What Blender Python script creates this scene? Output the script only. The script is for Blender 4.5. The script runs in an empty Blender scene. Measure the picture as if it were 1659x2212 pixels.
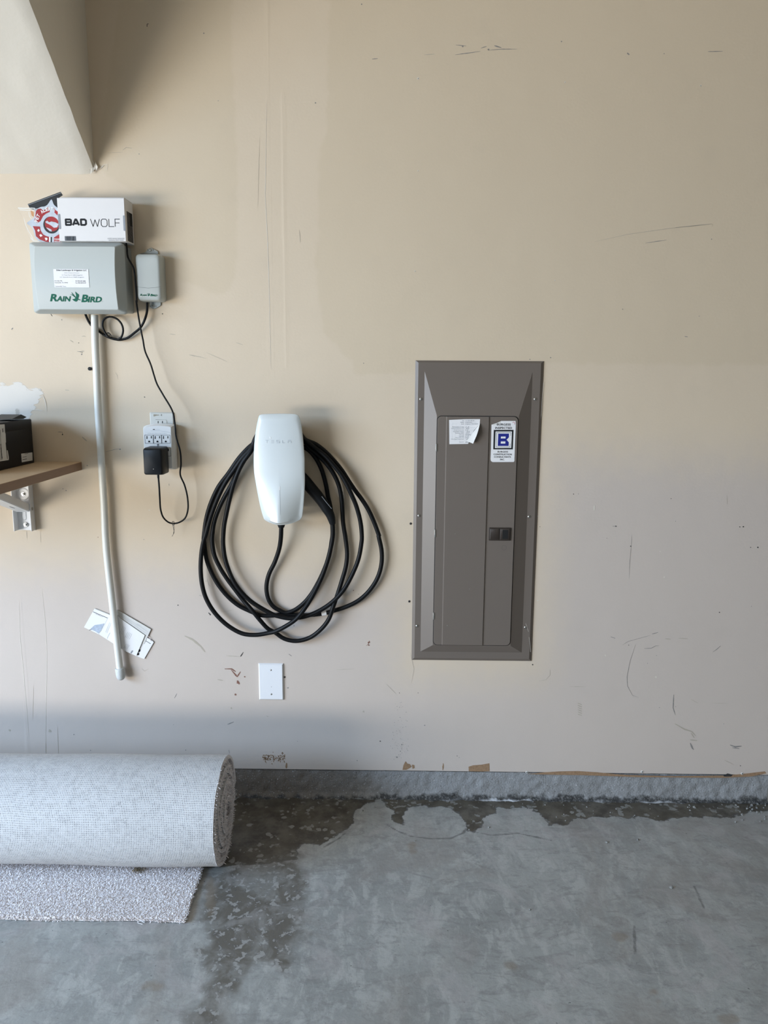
import bpy, bmesh, math, random
import numpy as np
from mathutils import Vector, Matrix, noise as mnoise

# ------------------------------------------------------------------ scene, camera, light
S = bpy.context.scene
C = S.collection
rnd = random.Random(7)
FPX, IW, IH = 1661.0, 1659.0, 2212.0
PITCH, YAW, ROLL = math.radians(10.0), math.radians(0.62), math.radians(0.36)
CAMPOS = Vector((0.0, -2.4, 1.41))
CAMROT = Matrix.Rotation(YAW, 3, 'Z') @ Matrix.Rotation(math.pi/2 - PITCH, 3, 'X') @ Matrix.Rotation(ROLL, 3, 'Z')
cd = bpy.data.cameras.new('camera')
cam = bpy.data.objects.new('camera', cd); C.objects.link(cam)
cam.matrix_world = Matrix.Translation(CAMPOS) @ CAMROT.to_4x4()
cd.sensor_fit = 'VERTICAL'; cd.sensor_height = 36.0; cd.sensor_width = 27.0
cd.lens = 36.0*FPX/IH; cd.clip_start = 0.02
S.camera = cam
S.view_settings.view_transform = 'Standard'; S.view_settings.look = 'None'
S.view_settings.exposure = 0.26; S.view_settings.gamma = 1.0; S.view_settings.use_curve_mapping = False
S.cycles.use_denoising = True
S.cycles.max_bounces = 8; S.cycles.diffuse_bounces = 5; S.cycles.transparent_max_bounces = 12

w = bpy.data.worlds.new('sky'); S.world = w; w.use_nodes = True
w.node_tree.nodes['Background'].inputs[0].default_value = (0.55, 0.74, 1.0, 1)
w.node_tree.nodes['Background'].inputs[1].default_value = 0.38

def area(name, loc, target, sx, sy, col, power, spread=math.pi):
    l = bpy.data.lights.new(name, 'AREA'); l.shape = 'RECTANGLE'; l.size = sx; l.size_y = sy
    l.color = col; l.energy = power; l.spread = spread
    o = bpy.data.objects.new(name, l); C.objects.link(o); o.location = loc
    d = Vector(target) - Vector(loc)
    o.rotation_euler = d.to_track_quat('-Z', 'Y').to_euler()
    return o
# daylight through the open garage door on the left: sky above, sunlit drive below
area('sky_daylight', (-4.9, -3.5, 2.75), (0.0, -0.4, 0.2), 3.6, 2.4, (0.50, 0.71, 1.0), 540)
area('driveway_bounce', (-4.7, -3.9, 0.05), (-3.9, -3.3, 1.3), 3.4, 2.6, (1.0, 0.955, 0.87), 520)

# ------------------------------------------------------------------ pixel -> place
def ray(px, py):
    d = Vector(((px-IW/2)/FPX, -(py-IH/2)/FPX, -1.0))
    return CAMROT @ d
def W(px, py, depth=0.0):
    """point seen at (px, py) on the plane `depth` metres in front of the wall"""
    d = ray(px, py); t = (-depth - CAMPOS.y)/d.y
    return CAMPOS + d*t
def G(px, py, z=0.0):
    d = ray(px, py); t = (z - CAMPOS.z)/d.z
    return CAMPOS + d*t
def X(px, py, x):
    d = ray(px, py); t = (x - CAMPOS.x)/d.x
    return CAMPOS + d*t
def WX(px, py, depth=0.0):
    p = W(px, py, depth); return (p.x, p.z)

# ------------------------------------------------------------------ materials
def mat(name, col, rough=0.5, metal=0.0, nscale=0, namp=0.0, bump=0.0, bscale=200.0, spec=0.5, coat=0.0, alpha=1.0):
    m = bpy.data.materials.new(name); m.use_nodes = True
    nt = m.node_tree; b = nt.nodes['Principled BSDF']
    b.inputs['Roughness'].default_value = rough; b.inputs['Metallic'].default_value = metal
    b.inputs['Specular IOR Level'].default_value = spec
    b.inputs['Coat Weight'].default_value = coat; b.inputs['Coat Roughness'].default_value = 0.05
    b.inputs['Alpha'].default_value = alpha
    b.inputs['Base Color'].default_value = (*col, 1)
    if namp > 0 or bump > 0:
        tc = nt.nodes.new('ShaderNodeTexCoord')
    if namp > 0:
        n = nt.nodes.new('ShaderNodeTexNoise'); n.inputs['Scale'].default_value = nscale; n.inputs['Detail'].default_value = 5
        nt.links.new(tc.outputs['Object'], n.inputs['Vector'])
        mx = nt.nodes.new('ShaderNodeMix'); mx.data_type = 'RGBA'
        lo = [c*(1-namp) for c in col]; hi = [min(1, c*(1+namp)) for c in col]
        mx.inputs['A'].default_value = (*lo, 1); mx.inputs['B'].default_value = (*hi, 1)
        nt.links.new(n.outputs['Fac'], mx.inputs['Factor']); nt.links.new(mx.outputs['Result'], b.inputs['Base Color'])
    if bump > 0:
        n2 = nt.nodes.new('ShaderNodeTexNoise'); n2.inputs['Scale'].default_value = bscale; n2.inputs['Detail'].default_value = 4
        nt.links.new(tc.outputs['Object'], n2.inputs['Vector'])
        bp = nt.nodes.new('ShaderNodeBump'); bp.inputs['Strength'].default_value = 1.0; bp.inputs['Distance'].default_value = bump
        nt.links.new(n2.outputs['Fac'], bp.inputs['Height']); nt.links.new(bp.outputs['Normal'], b.inputs['Normal'])
    return m

class NB:
    """small node-graph helper"""
    def __init__(s, name):
        s.m = bpy.data.materials.new(name); s.m.use_nodes = True
        s.nt = s.m.node_tree; s.b = s.nt.nodes['Principled BSDF']
        s.tc = s.nt.nodes.new('ShaderNodeTexCoord')
    def L(s, a, b): s.nt.links.new(a, b)
    def val(s, inp, v):
        if isinstance(v, (int, float)): inp.default_value = v
        elif isinstance(v, (tuple, list)): inp.default_value = (*v, 1) if len(v) == 3 and inp.type == 'RGBA' else v
        else: s.L(v, inp)
    def vec(s, scale=(1, 1, 1), rot=(0, 0, 0), src=None):
        n = s.nt.nodes.new('ShaderNodeMapping'); n.inputs['Scale'].default_value = scale; n.inputs['Rotation'].default_value = rot
        s.L(src or s.tc.outputs['Object'], n.inputs['Vector']); return n.outputs['Vector']
    def noise(s, scale, detail=4, vec=None, rough=0.5, dist=0.0):
        n = s.nt.nodes.new('ShaderNodeTexNoise'); n.inputs['Scale'].default_value = scale
        n.inputs['Detail'].default_value = detail; n.inputs['Roughness'].default_value = rough; n.inputs['Distortion'].default_value = dist
        s.L(vec or s.tc.outputs['Object'], n.inputs['Vector']); return n.outputs['Fac']
    def vor(s, scale, feature='F1', vec=None, rnd=1.0):
        n = s.nt.nodes.new('ShaderNodeTexVoronoi'); n.feature = feature; n.inputs['Scale'].default_value = scale
        n.inputs['Randomness'].default_value = rnd
        s.L(vec or s.tc.outputs['Object'], n.inputs['Vector']); return n.outputs['Distance']
    def math(s, op, a, b=0.0, c=0.0, clamp=False):
        n = s.nt.nodes.new('ShaderNodeMath'); n.operation = op; n.use_clamp = clamp
        s.val(n.inputs[0], a); s.val(n.inputs[1], b)
        if op == 'MULTIPLY_ADD': s.val(n.inputs[2], c)
        return n.outputs[0]
    def ramp(s, v, a, b, lo=0.0, hi=1.0):
        n = s.nt.nodes.new('ShaderNodeMapRange'); n.interpolation_type = 'SMOOTHSTEP'
        s.val(n.inputs['Value'], v); n.inputs['From Min'].default_value = a; n.inputs['From Max'].default_value = b
        n.inputs['To Min'].default_value = lo; n.inputs['To Max'].default_value = hi; return n.outputs['Result']
    def mix(s, f, a, b, mode='MIX'):
        n = s.nt.nodes.new('ShaderNodeMix'); n.data_type = 'RGBA'; n.blend_type = mode
        s.val(n.inputs['Factor'], f); s.val(n.inputs['A'], a); s.val(n.inputs['B'], b); return n.outputs['Result']
    def attr(s, name):
        n = s.nt.nodes.new('ShaderNodeAttribute'); n.attribute_name = name; return n.outputs['Fac']
    def bump(s, h, dist, normal=None):
        n = s.nt.nodes.new('ShaderNodeBump'); n.inputs['Strength'].default_value = 1; n.inputs['Distance'].default_value = dist
        s.L(h, n.inputs['Height'])
        if normal: s.L(normal, n.inputs['Normal'])
        return n.outputs['Normal']
    def out(s, col=None, rough=None, normal=None):
        if col is not None: s.val(s.b.inputs['Base Color'], col)
        if rough is not None: s.val(s.b.inputs['Roughness'], rough)
        if normal is not None: s.L(normal, s.b.inputs['Normal'])
        return s.m

# ------------------------------------------------------------------ mesh helpers
def link_mesh(name, bm, mats, parent=None, base=None, smooth=35):
    me = bpy.data.meshes.new(name)
    bmesh.ops.recalc_face_normals(bm, faces=bm.faces) if getattr(bm, '_recalc', False) else None
    bm.to_mesh(me); bm.free()
    for m in (mats if isinstance(mats, (list, tuple)) else [mats]): me.materials.append(m)
    o = bpy.data.objects.new(name, me); C.objects.link(o)
    if smooth:
        me.polygons.foreach_set('use_smooth', [True]*len(me.polygons))
        me.set_sharp_from_angle(angle=math.radians(smooth))
    if parent is not None:
        off = ROOT[parent.name]
        me.transform(Matrix.Translation(-off)); o.parent = parent; ROOT[o.name] = off
    else:
        if base is None:
            n = len(me.vertices); a = np.empty(n*3); me.vertices.foreach_get('co', a); a = a.reshape(-1, 3)
            lo, hi = a.min(0), a.max(0); base = Vector(((lo[0]+hi[0])/2, (lo[1]+hi[1])/2, lo[2]))
        me.transform(Matrix.Translation(-Vector(base))); o.location = base; ROOT[o.name] = Vector(base)
    return o
ROOT = {}
def tag(o, label, cat, group=None, kind=None):
    if label: o['label'] = label
    if cat: o['category'] = cat
    if group: o['group'] = group
    if kind: o['kind'] = kind
    return o
def thing(name, loc, label, cat, group=None):
    o = bpy.data.objects.new(name, None); C.objects.link(o); o.location = loc; o.empty_display_size = 0.05
    ROOT[o.name] = Vector(loc)
    return tag(o, label, cat, group)
def box(bm, x0, x1, y0, y1, z0, z1, mi=0, bev=0.0, seg=2):
    r = bmesh.ops.create_cube(bm, size=1.0)
    for v in r['verts']:
        v.co = Vector((x0+(v.co.x+.5)*(x1-x0), y0+(v.co.y+.5)*(y1-y0), z0+(v.co.z+.5)*(z1-z0)))
    fs = set(f for v in r['verts'] for f in v.link_faces)
    for f in fs: f.material_index = mi
    if bev > 0:
        es = list(set(e for v in r['verts'] for e in v.link_edges))
        q = bmesh.ops.bevel(bm, geom=es, offset=bev, segments=seg, profile=0.5, affect='EDGES')
        for f in q['faces']: f.material_index = mi
    return r
def tube(bm, pts, r, n=12, mi=0, cap=True, radii=None):
    pts = [Vector(p) for p in pts]; rings = []
    t0 = (pts[1]-pts[0]).normalized()
    up = Vector((0, 1, 0)) if abs(t0.y) < .9 else Vector((1, 0, 0))
    nrm = (up - t0*up.dot(t0)).normalized()
    for i, p in enumerate(pts):
        a = pts[max(i-1, 0)]; b = pts[min(i+1, len(pts)-1)]; t = (b-a).normalized()
        nrm = (nrm - t*nrm.dot(t)).normalized(); bn = t.cross(nrm)
        rr = radii[i] if radii else r
        rings.append([bm.verts.new(p + (nrm*math.cos(2*math.pi*k/n) + bn*math.sin(2*math.pi*k/n))*rr) for k in range(n)])
    for i in range(len(rings)-1):
        for k in range(n):
            f = bm.faces.new((rings[i][k], rings[i][(k+1) % n], rings[i+1][(k+1) % n], rings[i+1][k])); f.material_index = mi
    if cap:
        f = bm.faces.new(list(reversed(rings[0]))); f.material_index = mi
        f = bm.faces.new(rings[-1]); f.material_index = mi
def spline(pts, step=0.008):
    """centripetal-ish Catmull-Rom through pts"""
    P = [Vector(p) for p in pts]; P = [P[0]*2-P[1]] + P + [P[-1]*2-P[-2]]
    out = []
    for i in range(1, len(P)-2):
        a, b, c, d = P[i-1:i+3]; n = max(2, int((c-b).length/step))
        ta = 0; tb = ta+max((b-a).length, 1e-5)**.5; tcc = tb+max((c-b).length, 1e-5)**.5; td = tcc+max((d-c).length, 1e-5)**.5
        for k in range(n):
            t = tb+(tcc-tb)*k/n
            A1 = a*((tb-t)/(tb-ta))+b*((t-ta)/(tb-ta)); A2 = b*((tcc-t)/(tcc-tb))+c*((t-tb)/(tcc-tb)); A3 = c*((td-t)/(td-tcc))+d*((t-tcc)/(td-tcc))
            B1 = A1*((tcc-t)/(tcc-ta))+A2*((t-ta)/(tcc-ta)); B2 = A2*((td-t)/(td-tb))+A3*((t-tb)/(td-tb))
            out.append(B1*((tcc-t)/(tcc-tb))+B2*((t-tb)/(tcc-tb)))
    out.append(P[-2]); return out
def smooth_outline(pts, sub=4):
    """closed Catmull-Rom of 2-D pts"""
    n = len(pts); out = []
    for i in range(n):
        a, b, c, d = (Vector((*pts[(i+k-1) % n], 0)) for k in range(4))
        for k in range(sub):
            t = k/sub
            p = .5*((2*b)+(c-a)*t+(2*a-5*b+4*c-d)*t*t+(3*b-a-3*c+d)*t**3)
            out.append((p.x, p.y))
    return out
def rrect(x0, x1, z0, z1, r, n=5):
    out = []
    for cx, cz, a0 in ((x1-r, z1-r, 0), (x0+r, z1-r, 90), (x0+r, z0+r, 180), (x1-r, z0+r, 270)):
        for k in range(n+1):
            a = math.radians(a0+90*k/n); out.append((cx+r*math.cos(a), cz+r*math.sin(a)))
    return out            # counter-clockwise seen from +y (x right, z up)
def dens(pts, step=.006):
    out = []
    for a, b in zip(pts, pts[1:]+pts[:1]):
        L = math.hypot(b[0]-a[0], b[1]-a[1]); k = max(1, int(L/step))
        for i in range(k): out.append((a[0]+(b[0]-a[0])*i/k, a[1]+(b[1]-a[1])*i/k))
    return out
def circ(cx, cz, r, n=20): return [(cx+r*math.cos(2*math.pi*k/n), cz+r*math.sin(2*math.pi*k/n)) for k in range(n)]
def ccw(pts):
    a = sum(pts[i][0]*pts[(i+1) % len(pts)][1]-pts[(i+1) % len(pts)][0]*pts[i][1] for i in range(len(pts)))
    return list(pts) if a > 0 else list(reversed(pts))
def shell(bm, pts, prof, mi=0, cap=True, crings=0, hfun=None, mirror=None, centre=None, capmi=None):
    """skin an outline in the wall plane through prof = [(scale_inset_m, depth)], then cap the front.
    inset moves the outline towards its centre; hfun(x, z) adds depth on the cap."""
    pts = ccw(pts)
    cx = centre[0] if centre else sum(p[0] for p in pts)/len(pts); cz = centre[1] if centre else sum(p[1] for p in pts)/len(pts)
    hw = max(abs(p[0]-cx) for p in pts); hh = max(abs(p[1]-cz) for p in pts)
    rings = []
    def mk(sx, sz, dep, h):
        rr = []
        for (x, z) in pts:
            xx = cx+(x-cx)*sx; zz = cz+(z-cz)*sz
            rr.append(bm.verts.new((xx, -(dep + (hfun(xx, zz) if (h and hfun) else 0)), zz)))
        return rr
    for i, pr in enumerate(prof):
        ins, dep = pr[0], pr[1]; rings.append(mk(1-ins/hw, 1-ins/hh, dep, len(pr) > 2))
    sx, sz = 1-prof[-1][0]/hw, 1-prof[-1][0]/hh
    n = len(pts)
    if cap and crings:
        for k in range(1, crings):
            f = 1-k/crings; rings.append(mk(sx*f, sz*f, prof[-1][1], True))
    for i in range(len(rings)-1):
        for k in range(n):
            f = bm.faces.new((rings[i][k], rings[i][(k+1) % n], rings[i+1][(k+1) % n], rings[i+1][k]))
            f.material_index = mi if (i < len(prof)-1 or capmi is None) else capmi
    if cap:
        if crings:
            cv = bm.verts.new((cx, -(prof[-1][1]+(hfun(cx, cz) if hfun else 0)), cz)); L = rings[-1]
            for k in range(n):
                f = bm.faces.new((L[k], L[(k+1) % n], cv)); f.material_index = mi if capmi is None else capmi
        else:
            f = bm.faces.new(rings[-1]); f.material_index = mi if capmi is None else capmi
def plate(bm, pts, d0, d1, mi=0, dfun=None):
    """flat prism parallel to the wall from depth d0 to d1 (any polygon)"""
    pts = ccw(pts)
    g = (lambda x, z: dfun(x, z)) if dfun else (lambda x, z: 0)
    a = [bm.verts.new((x, -(d0+g(x, z)), z)) for x, z in pts]; b = [bm.verts.new((x, -(d1+g(x, z)), z)) for x, z in pts]
    n = len(pts)
    for k in range(n):
        f = bm.faces.new((a[k], a[(k+1) % n], b[(k+1) % n], b[k])); f.material_index = mi
    f = bm.faces.new(b); f.material_index = mi; f.normal_update()
    bmesh.ops.triangulate(bm, faces=[f])
def strokes(bm, lines, wd, dep, mi=0, dfun=None):
    g = (lambda x, z: dfun(x, z)) if dfun else (lambda x, z: 0)
    for ln in lines:
        for (a, b) in zip(ln[:-1], ln[1:]):
            dep += 1.5e-5; a = Vector(a); b = Vector(b); t = (b-a)
            if t.length < 1e-7: continue
            t = t.normalized()*wd*.5; n = Vector((-t.y, t.x)); t = t*.42
            q = [a-t+n, a-t-n, b+t-n, b+t+n]
            f = bm.faces.new([bm.verts.new((p.x, -(dep+g(p.x, p.y)), p.y)) for p in q]); f.material_index = mi
_dg = None
def text_into(bm, s, x0, x1, z0, z1, dep, mi=0, bold=0.0, shear=0.0, dfun=None, frame=None, spacing=1.0):
    """writes s so that it fills the rectangle x0..x1, z0..z1 at `dep` in front of the wall"""
    cu = bpy.data.curves.new('t', 'FONT'); cu.body = s; cu.size = 1; cu.offset = bold; cu.shear = shear; cu.resolution_u = 3
    cu.space_character = spacing
    o = bpy.data.objects.new('t', cu); C.objects.link(o)
    dg = bpy.context.evaluated_depsgraph_get(); me = o.evaluated_get(dg).to_mesh()
    V = [v.co.copy() for v in me.vertices]; F = [list(p.vertices) for p in me.polygons]
    o.evaluated_get(dg).to_mesh_clear(); bpy.data.objects.remove(o); bpy.data.curves.remove(cu)
    if not V: return
    ax, bx = min(v.x for v in V), max(v.x for v in V); az, bz = min(v.y for v in V), max(v.y for v in V)
    nv = []
    for v in V:
        u = (v.x-ax)/max(bx-ax, 1e-6); t = (v.y-az)/max(bz-az, 1e-6)
        x = x0+(x1-x0)*u; z = z0+(z1-z0)*t
        if frame: x, z = frame(x, z)
        nv.append(bm.verts.new((x, -(dep+(dfun(x, z) if dfun else 0)), z)))
    for f in F:
        try:
            q = bm.faces.new([nv[i] for i in f]); q.material_index = mi
        except ValueError: pass
def text_px(bm, s, px0, py0, px1, py1, dep, **k):
    a = W(px0, py1, dep); b = W(px1, py0, dep)
    text_into(bm, s, a.x, b.x, a.z, b.z, dep, **k)
def sdf_poly(P, poly):
    """signed distance (negative inside) of points P (n,2) to polygon"""
    poly = np.array(poly, float); n = len(poly); d = np.full(len(P), 1e9); ins = np.zeros(len(P), bool)
    for i in range(n):
        a = poly[i]; b = poly[(i+1) % n]; e = b-a; wv = P-a
        t = np.clip((wv@e)/max(e@e, 1e-12), 0, 1); q = wv-t[:, None]*e; d = np.minimum(d, (q*q).sum(1))
        c = ((a[1] > P[:, 1]) != (b[1] > P[:, 1]))
        with np.errstate(divide='ignore', invalid='ignore'):
            xx = (b[0]-a[0])*(P[:, 1]-a[1])/(b[1]-a[1]+1e-15)+a[0]
        ins ^= c & (P[:, 0] < xx)
    d = np.sqrt(d); return np.where(ins, -d, d)
def sdf_line(P, pts):
    d = np.full(len(P), 1e9); pts = np.array(pts, float)
    for a, b in zip(pts[:-1], pts[1:]):
        e = b-a; wv = P-a; t = np.clip((wv@e)/max(e@e, 1e-12), 0, 1); q = wv-t[:, None]*e; d = np.minimum(d, np.sqrt((q*q).sum(1)))
    return d
def grid_bm(nx, nz, fn):
    bm = bmesh.new(); vs = [[bm.verts.new(fn(i/nx, j/nz)) for i in range(nx+1)] for j in range(nz+1)]
    for j in range(nz):
        for i in range(nx): bm.faces.new((vs[j][i], vs[j][i+1], vs[j+1][i+1], vs[j+1][i]))
    return bm
def set_attr(o, name, arr):
    a = o.data.attributes.new(name, 'FLOAT', 'POINT')
    full = np.full(len(o.data.vertices), 1.0, dtype=np.float32); full[:len(arr)] = arr; a.data.foreach_set('value', full)
def verts_of(o):
    n = len(o.data.vertices); a = np.empty(n*3); o.data.vertices.foreach_get('co', a); return a.reshape(-1, 3)+np.array(o.location)

# crops used when reading positions off the photograph: (origin x, origin y, zoom)
CR = {'A': (420, 1150, 7.541), 'B': (560, 1150, 5.925), 'C': (420, 930, 9.217), 'D': (640, 920, 8.295),
      '7': (0, 1270, 1.659), '8': (1100, 1000, 2.968), 'T': (400, 0, 1.3177), 'P': (870, 760, 5.027), 'Q': (870, 1090, 5.027),
      'R': (30, 400, 4.74), 'S': (30, 400, 11.06), 'L': (90, 560, 9.76), 'M': (260, 520, 13.825), 'O': (290, 880, 12.76),
      'K': (160, 640, 5.925), 'Z': (0, 880, 7.9), 'N': (160, 1290, 8.295), 'E': (530, 870, 7.9), 'U': (940, 880, 8.295),
      'H': (0, 670, 8.85), 'F': (0, 1850, 2.0), 'J': (830, 1750, 2.0), 'V': (480, 1600, 2.676), 'Y': (1050, 1600, 2.724), '0': (0, 0, 1), 'X3': (0, 780, 3.606), 'I': (0, 0, 4.1475)}
def px(c, x, y): o = CR[c]; return (o[0]+x/o[2], o[1]+y/o[2])
def PW(c, x, y, d=0.0): return W(*px(c, x, y), d)
def P2(c, x, y, d=0.0): p = PW(c, x, y, d); return (p.x, p.z)
def PL(c, pts, d=0.0): return [P2(c, x, y, d) for x, y in pts]

# ------------------------------------------------------------------ the setting
WALL_X0 = -3.2
XR = W(1662, 1690).x          # right-hand corner
ZK = W(1080, 1667).z          # lower edge of the drywall
CEIL = 3.0
SC0 = W(204, 376)             # where the sloped soffit meets the wall
XS = SC0.x

# wall paint -------------------------------------------------------
n = NB('wall_paint')
olive = n.attr('olive'); patch = n.attr('patch'); low = n.attr('low')
wob = n.math('MULTIPLY', n.math('SUBTRACT', n.noise(26, 4), .5), .030)
m_ol = n.ramp(n.math('ADD', olive, wob), -.006, .010, 1, 0)
m_pa = n.ramp(n.math('ADD', patch, n.math('MULTIPLY', n.math('SUBTRACT', n.noise(1, 5, n.vec((20, 20, 95))), .5), .06)), -.001, .002, 1, 0)
m_lo = n.ramp(n.math('ADD', low, n.math('MULTIPLY', wob, 3.0)), -.16, .10, 1, 0)
base = n.mix(n.noise(2.2, 3), (.640, .533, .405), (.675, .568, .435))
base = n.mix(n.math('MULTIPLY', m_ol, .42), base, (.590, .490, .350))
base = n.mix(n.math('MULTIPLY', m_lo, .7), base, (.535, .478, .452))
base = n.mix(n.ramp(n.noise(9, 6), .55, .85, 0, .10), base, (.40, .36, .30))
pcol = n.mix(n.ramp(n.noise(18, 4, None, .6, 1.5), .60, .68), (.70, .66, .60), (.50, .46, .40))
base = n.mix(m_pa, base, pcol)
nb = n.bump(n.noise(140, 4), .00025)
nb = n.bump(n.noise(5, 2), .0025, nb)
seam = n.attr('seam')
nb = n.bump(n.ramp(n.math('ADD', seam, n.math('MULTIPLY', n.math('SUBTRACT', n.noise(1, 4, n.vec((60, 60, 5))), .5), .012)), .0, .012, 1, 0), .0005, nb)
nb = n.bump(m_pa, .0005, nb)
M_wall = n.out(base, .62, nb)
n.b.inputs['Specular IOR Level'].default_value = .3
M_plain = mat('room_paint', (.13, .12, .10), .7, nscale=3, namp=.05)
M_soffit = mat('soffit_paint', (.70, .65, .565), .6, nscale=4, namp=.03, bump=.0006, bscale=60)
M_scuff = mat('scuff_grey', (.25, .235, .22), .8)
M_scuffl = mat('scuff_light_grey', (.43, .38, .31), .8)
M_dark = mat('dent_dark', (.03, .03, .03), .9)
M_brown = mat('torn_board_brown', (.30, .19, .11), .9, nscale=160, namp=.45)
M_red = mat('stain_red_brown', (.22, .11, .08), .9)
M_pale = mat('paint_ridge', (.66, .61, .53), .5)

gx0, gx1, gz0, gz1 = WALL_X0, XR, ZK, CEIL
bm = grid_bm(240, 150, lambda u, v: (gx0+(gx1-gx0)*u, 0.0, gz0+(gz1-gz0)*v))
nfront = 241*151
# bring the back and edges
for (a, b, c, d) in (((gx0, 0, gz0), (gx0, .0125, gz0), (gx1, .0125, gz0), (gx1, 0, gz0)), ((gx0, .0125, gz0), (gx0, .0125, gz1), (gx1, .0125, gz1), (gx1, .0125, gz0))):
    bm.faces.new([bm.verts.new(q) for q in (a, b, c, d)])
marks = []
def mk(c, pts, wpx, mi, d=.0004, wob=0.0):
    P = [Vector(P2(c, *p)) for p in pts]; wm = wpx*.00142
    Q = []
    for a, b in zip(P[:-1], P[1:]):
        k = max(1, int((b-a).length/.006))
        for i in range(k): Q.append(a.lerp(b, i/k))
    Q.append(P[-1])
    if wob: Q = [q+Vector((rnd.uniform(-wob, wob), rnd.uniform(-wob, wob))) for q in Q]
    prev = None
    for i, q in enumerate(Q):
        a = Q[max(i-1, 0)]; b = Q[min(i+1, len(Q)-1)]; t = (b-a); t = t.normalized() if t.length > 1e-9 else Vector((1, 0))
        nn = Vector((-t.y, t.x)); e = 0.25+.75*math.sin(math.pi*(i+.5)/len(Q)) if len(Q) > 2 else 1
        hw = wm*.5*e*(1+(rnd.random()-.5)*.5)
        cur = (bm.verts.new((q.x+nn.x*hw, -d, q.y+nn.y*hw)), bm.verts.new((q.x-nn.x*hw, -d, q.y-nn.y*hw)))
        if prev:
            f = bm.faces.new((prev[0], prev[1], cur[1], cur[0])); f.material_index = mi
        prev = cur
def blob(c, x, y, rpx, mi, d=.0005, sy=1.0, n=9):
    p = P2(c, x, y); r = rpx*.00142
    vs = [bm.verts.new((p[0]+r*math.cos(k*2*math.pi/n)*(rnd.uniform(.6, 1.2)), -d, p[1]+sy*r*math.sin(k*2*math.pi/n)*(rnd.uniform(.6, 1.2)))) for k in range(n)]
    f = bm.faces.new(vs); f.material_index = mi
SC, SL, DK, BR, RD, PA = 1, 2, 3, 4, 5, 6
# right-hand lower wall
for a in (([(725, 1168), (760, 1145), (905, 1105)], 1.0, SC), ([(915, 1097), (955, 1086)], 1.6, SC), ([(650, 1115), (680, 1124)], 1.5, SC), ([(1085, 1123), (1145, 1127)], 1.6, SL),
          ([(810, 1163), (775, 1270), (755, 1370), (758, 1430), (790, 1490), (830, 1503)], 1.1, SC), ([(865, 1190), (910, 1188), (940, 1172), (960, 1172)], 1.2, SC),
          ([(1305, 1212), (1330, 1195), (1355, 1172)], 1.4, SC), ([(1055, 1485), (1050, 1570), (1065, 1615)], 2.6, SC), ([(1062, 1672), (1125, 1708), (1170, 1722), (1195, 1750)], 3.0, SL),
          ([(1165, 1730), (1185, 1762)], 2.6, SL), ([(1160, 1775), (1205, 1780)], 3.5, SL), ([(1160, 1795), (1175, 1830), (1183, 1838)], 3.2, SC), ([(1415, 1808), (1450, 1820), (1490, 1815)], 3.2, SC),
          ([(1430, 1825), (1475, 1832)], 2.2, SC), ([(1165, 1515), (1210, 1540)], 1.2, SL), ([(1290, 1540), (1400, 1541)], .8, SL), ([(385, 1434), (490, 1434)], .9, SL), ([(190, 1398), (235, 1390), (262, 1360), (262, 1325)], .9, SL),
          ([(785, 465), (783, 520), (772, 640), (770, 740)], .7, SC), ([(1395, 210), (1399, 265)], .7, SL), ([(1380, 1905), (1440, 1935)], 1.0, SL), ([(660, 406), (690, 406)], 1.0, SC), ([(1000, 1127), (1035, 1130)], 2, SL)):
    mk('8', a[0], a[1], a[2])
for k in range(6): mk('8', [(440, 1540+14*k), (466, 1550+14*k)], 2.2, SL)
for a in ((412, 200, 1.1), (444, 198, 1.0), (779, 534, 1.6), (1066, 374, .9), (1478, 409, 1.3), (1500, 409, 1.8), (1547, 541, 1.2), (1594, 541, 1.8), (197, 409, 1.1), (150, 1293, 1.6), (766, 1168, 1.1),
          (1037, 229, 1.2), (1553, 919, 1), (1348, 958, 1.4), (963, 1568, 1), (1067, 1562, 1), (626, 482, 1), (886, 1284, 1), (1482, 1941, 1.3), (1375, 1672, 1), (683, 406, 1.4), (944, 1234, 1)): blob('8', a[0], a[1], a[2], DK if a[2] > 1 else SC)
for a in ((545, 288, 2.2, 3.0), (993, 732, 1.8, 1.2), (616, 1234, 1.3, 2), (940, 1372, 2.6, 1), (724, 1345, 1, 1), (967, 567, 1.4, 1), (182, 340, 1.8, 1), (183, 881, 2, 1)): blob('8', a[0], a[1], a[2], PA, sy=a[3])
# lower wall, left and middle
for a in (([(810, 243), (860, 246)], 1.6, SL), ([(862, 246), (872, 230)], 2.2, DK), ([(815, 489), (838, 480)], 2.0, SC), ([(662, 172), (690, 185), (720, 210), (735, 230)], 5.0, SL),
          ([(805, 290), (830, 290), (845, 300)], 3.0, RD), ([(828, 293), (850, 318), (862, 300)], 3.4, RD), ([(850, 332), (858, 345)], 5, RD), ([(820, 580), (822, 592)], 1, SC), ([(625, 395), (634, 378)], 1.2, SC),
          ([(508, 288), (518, 298), (532, 290)], 1.0, SL), ([(1035, 237), (1045, 244)], 1.2, SC), ([(1205, 293), (1270, 290)], 1, SL), ([(206, 500), (210, 598)], 1.0, SL), ([(165, 555), (165, 598)], .8, SL),
          ([(780, 328), (800, 332)], 2.4, SL), ([(1385, 345), (1420, 380)], .7, SL), ([(1470, 232), (1484, 290), (1475, 340)], .8, SL), ([(955, 458), (962, 462)], 1.5, SL)):
    mk('7', a[0], a[1], a[2])
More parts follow.
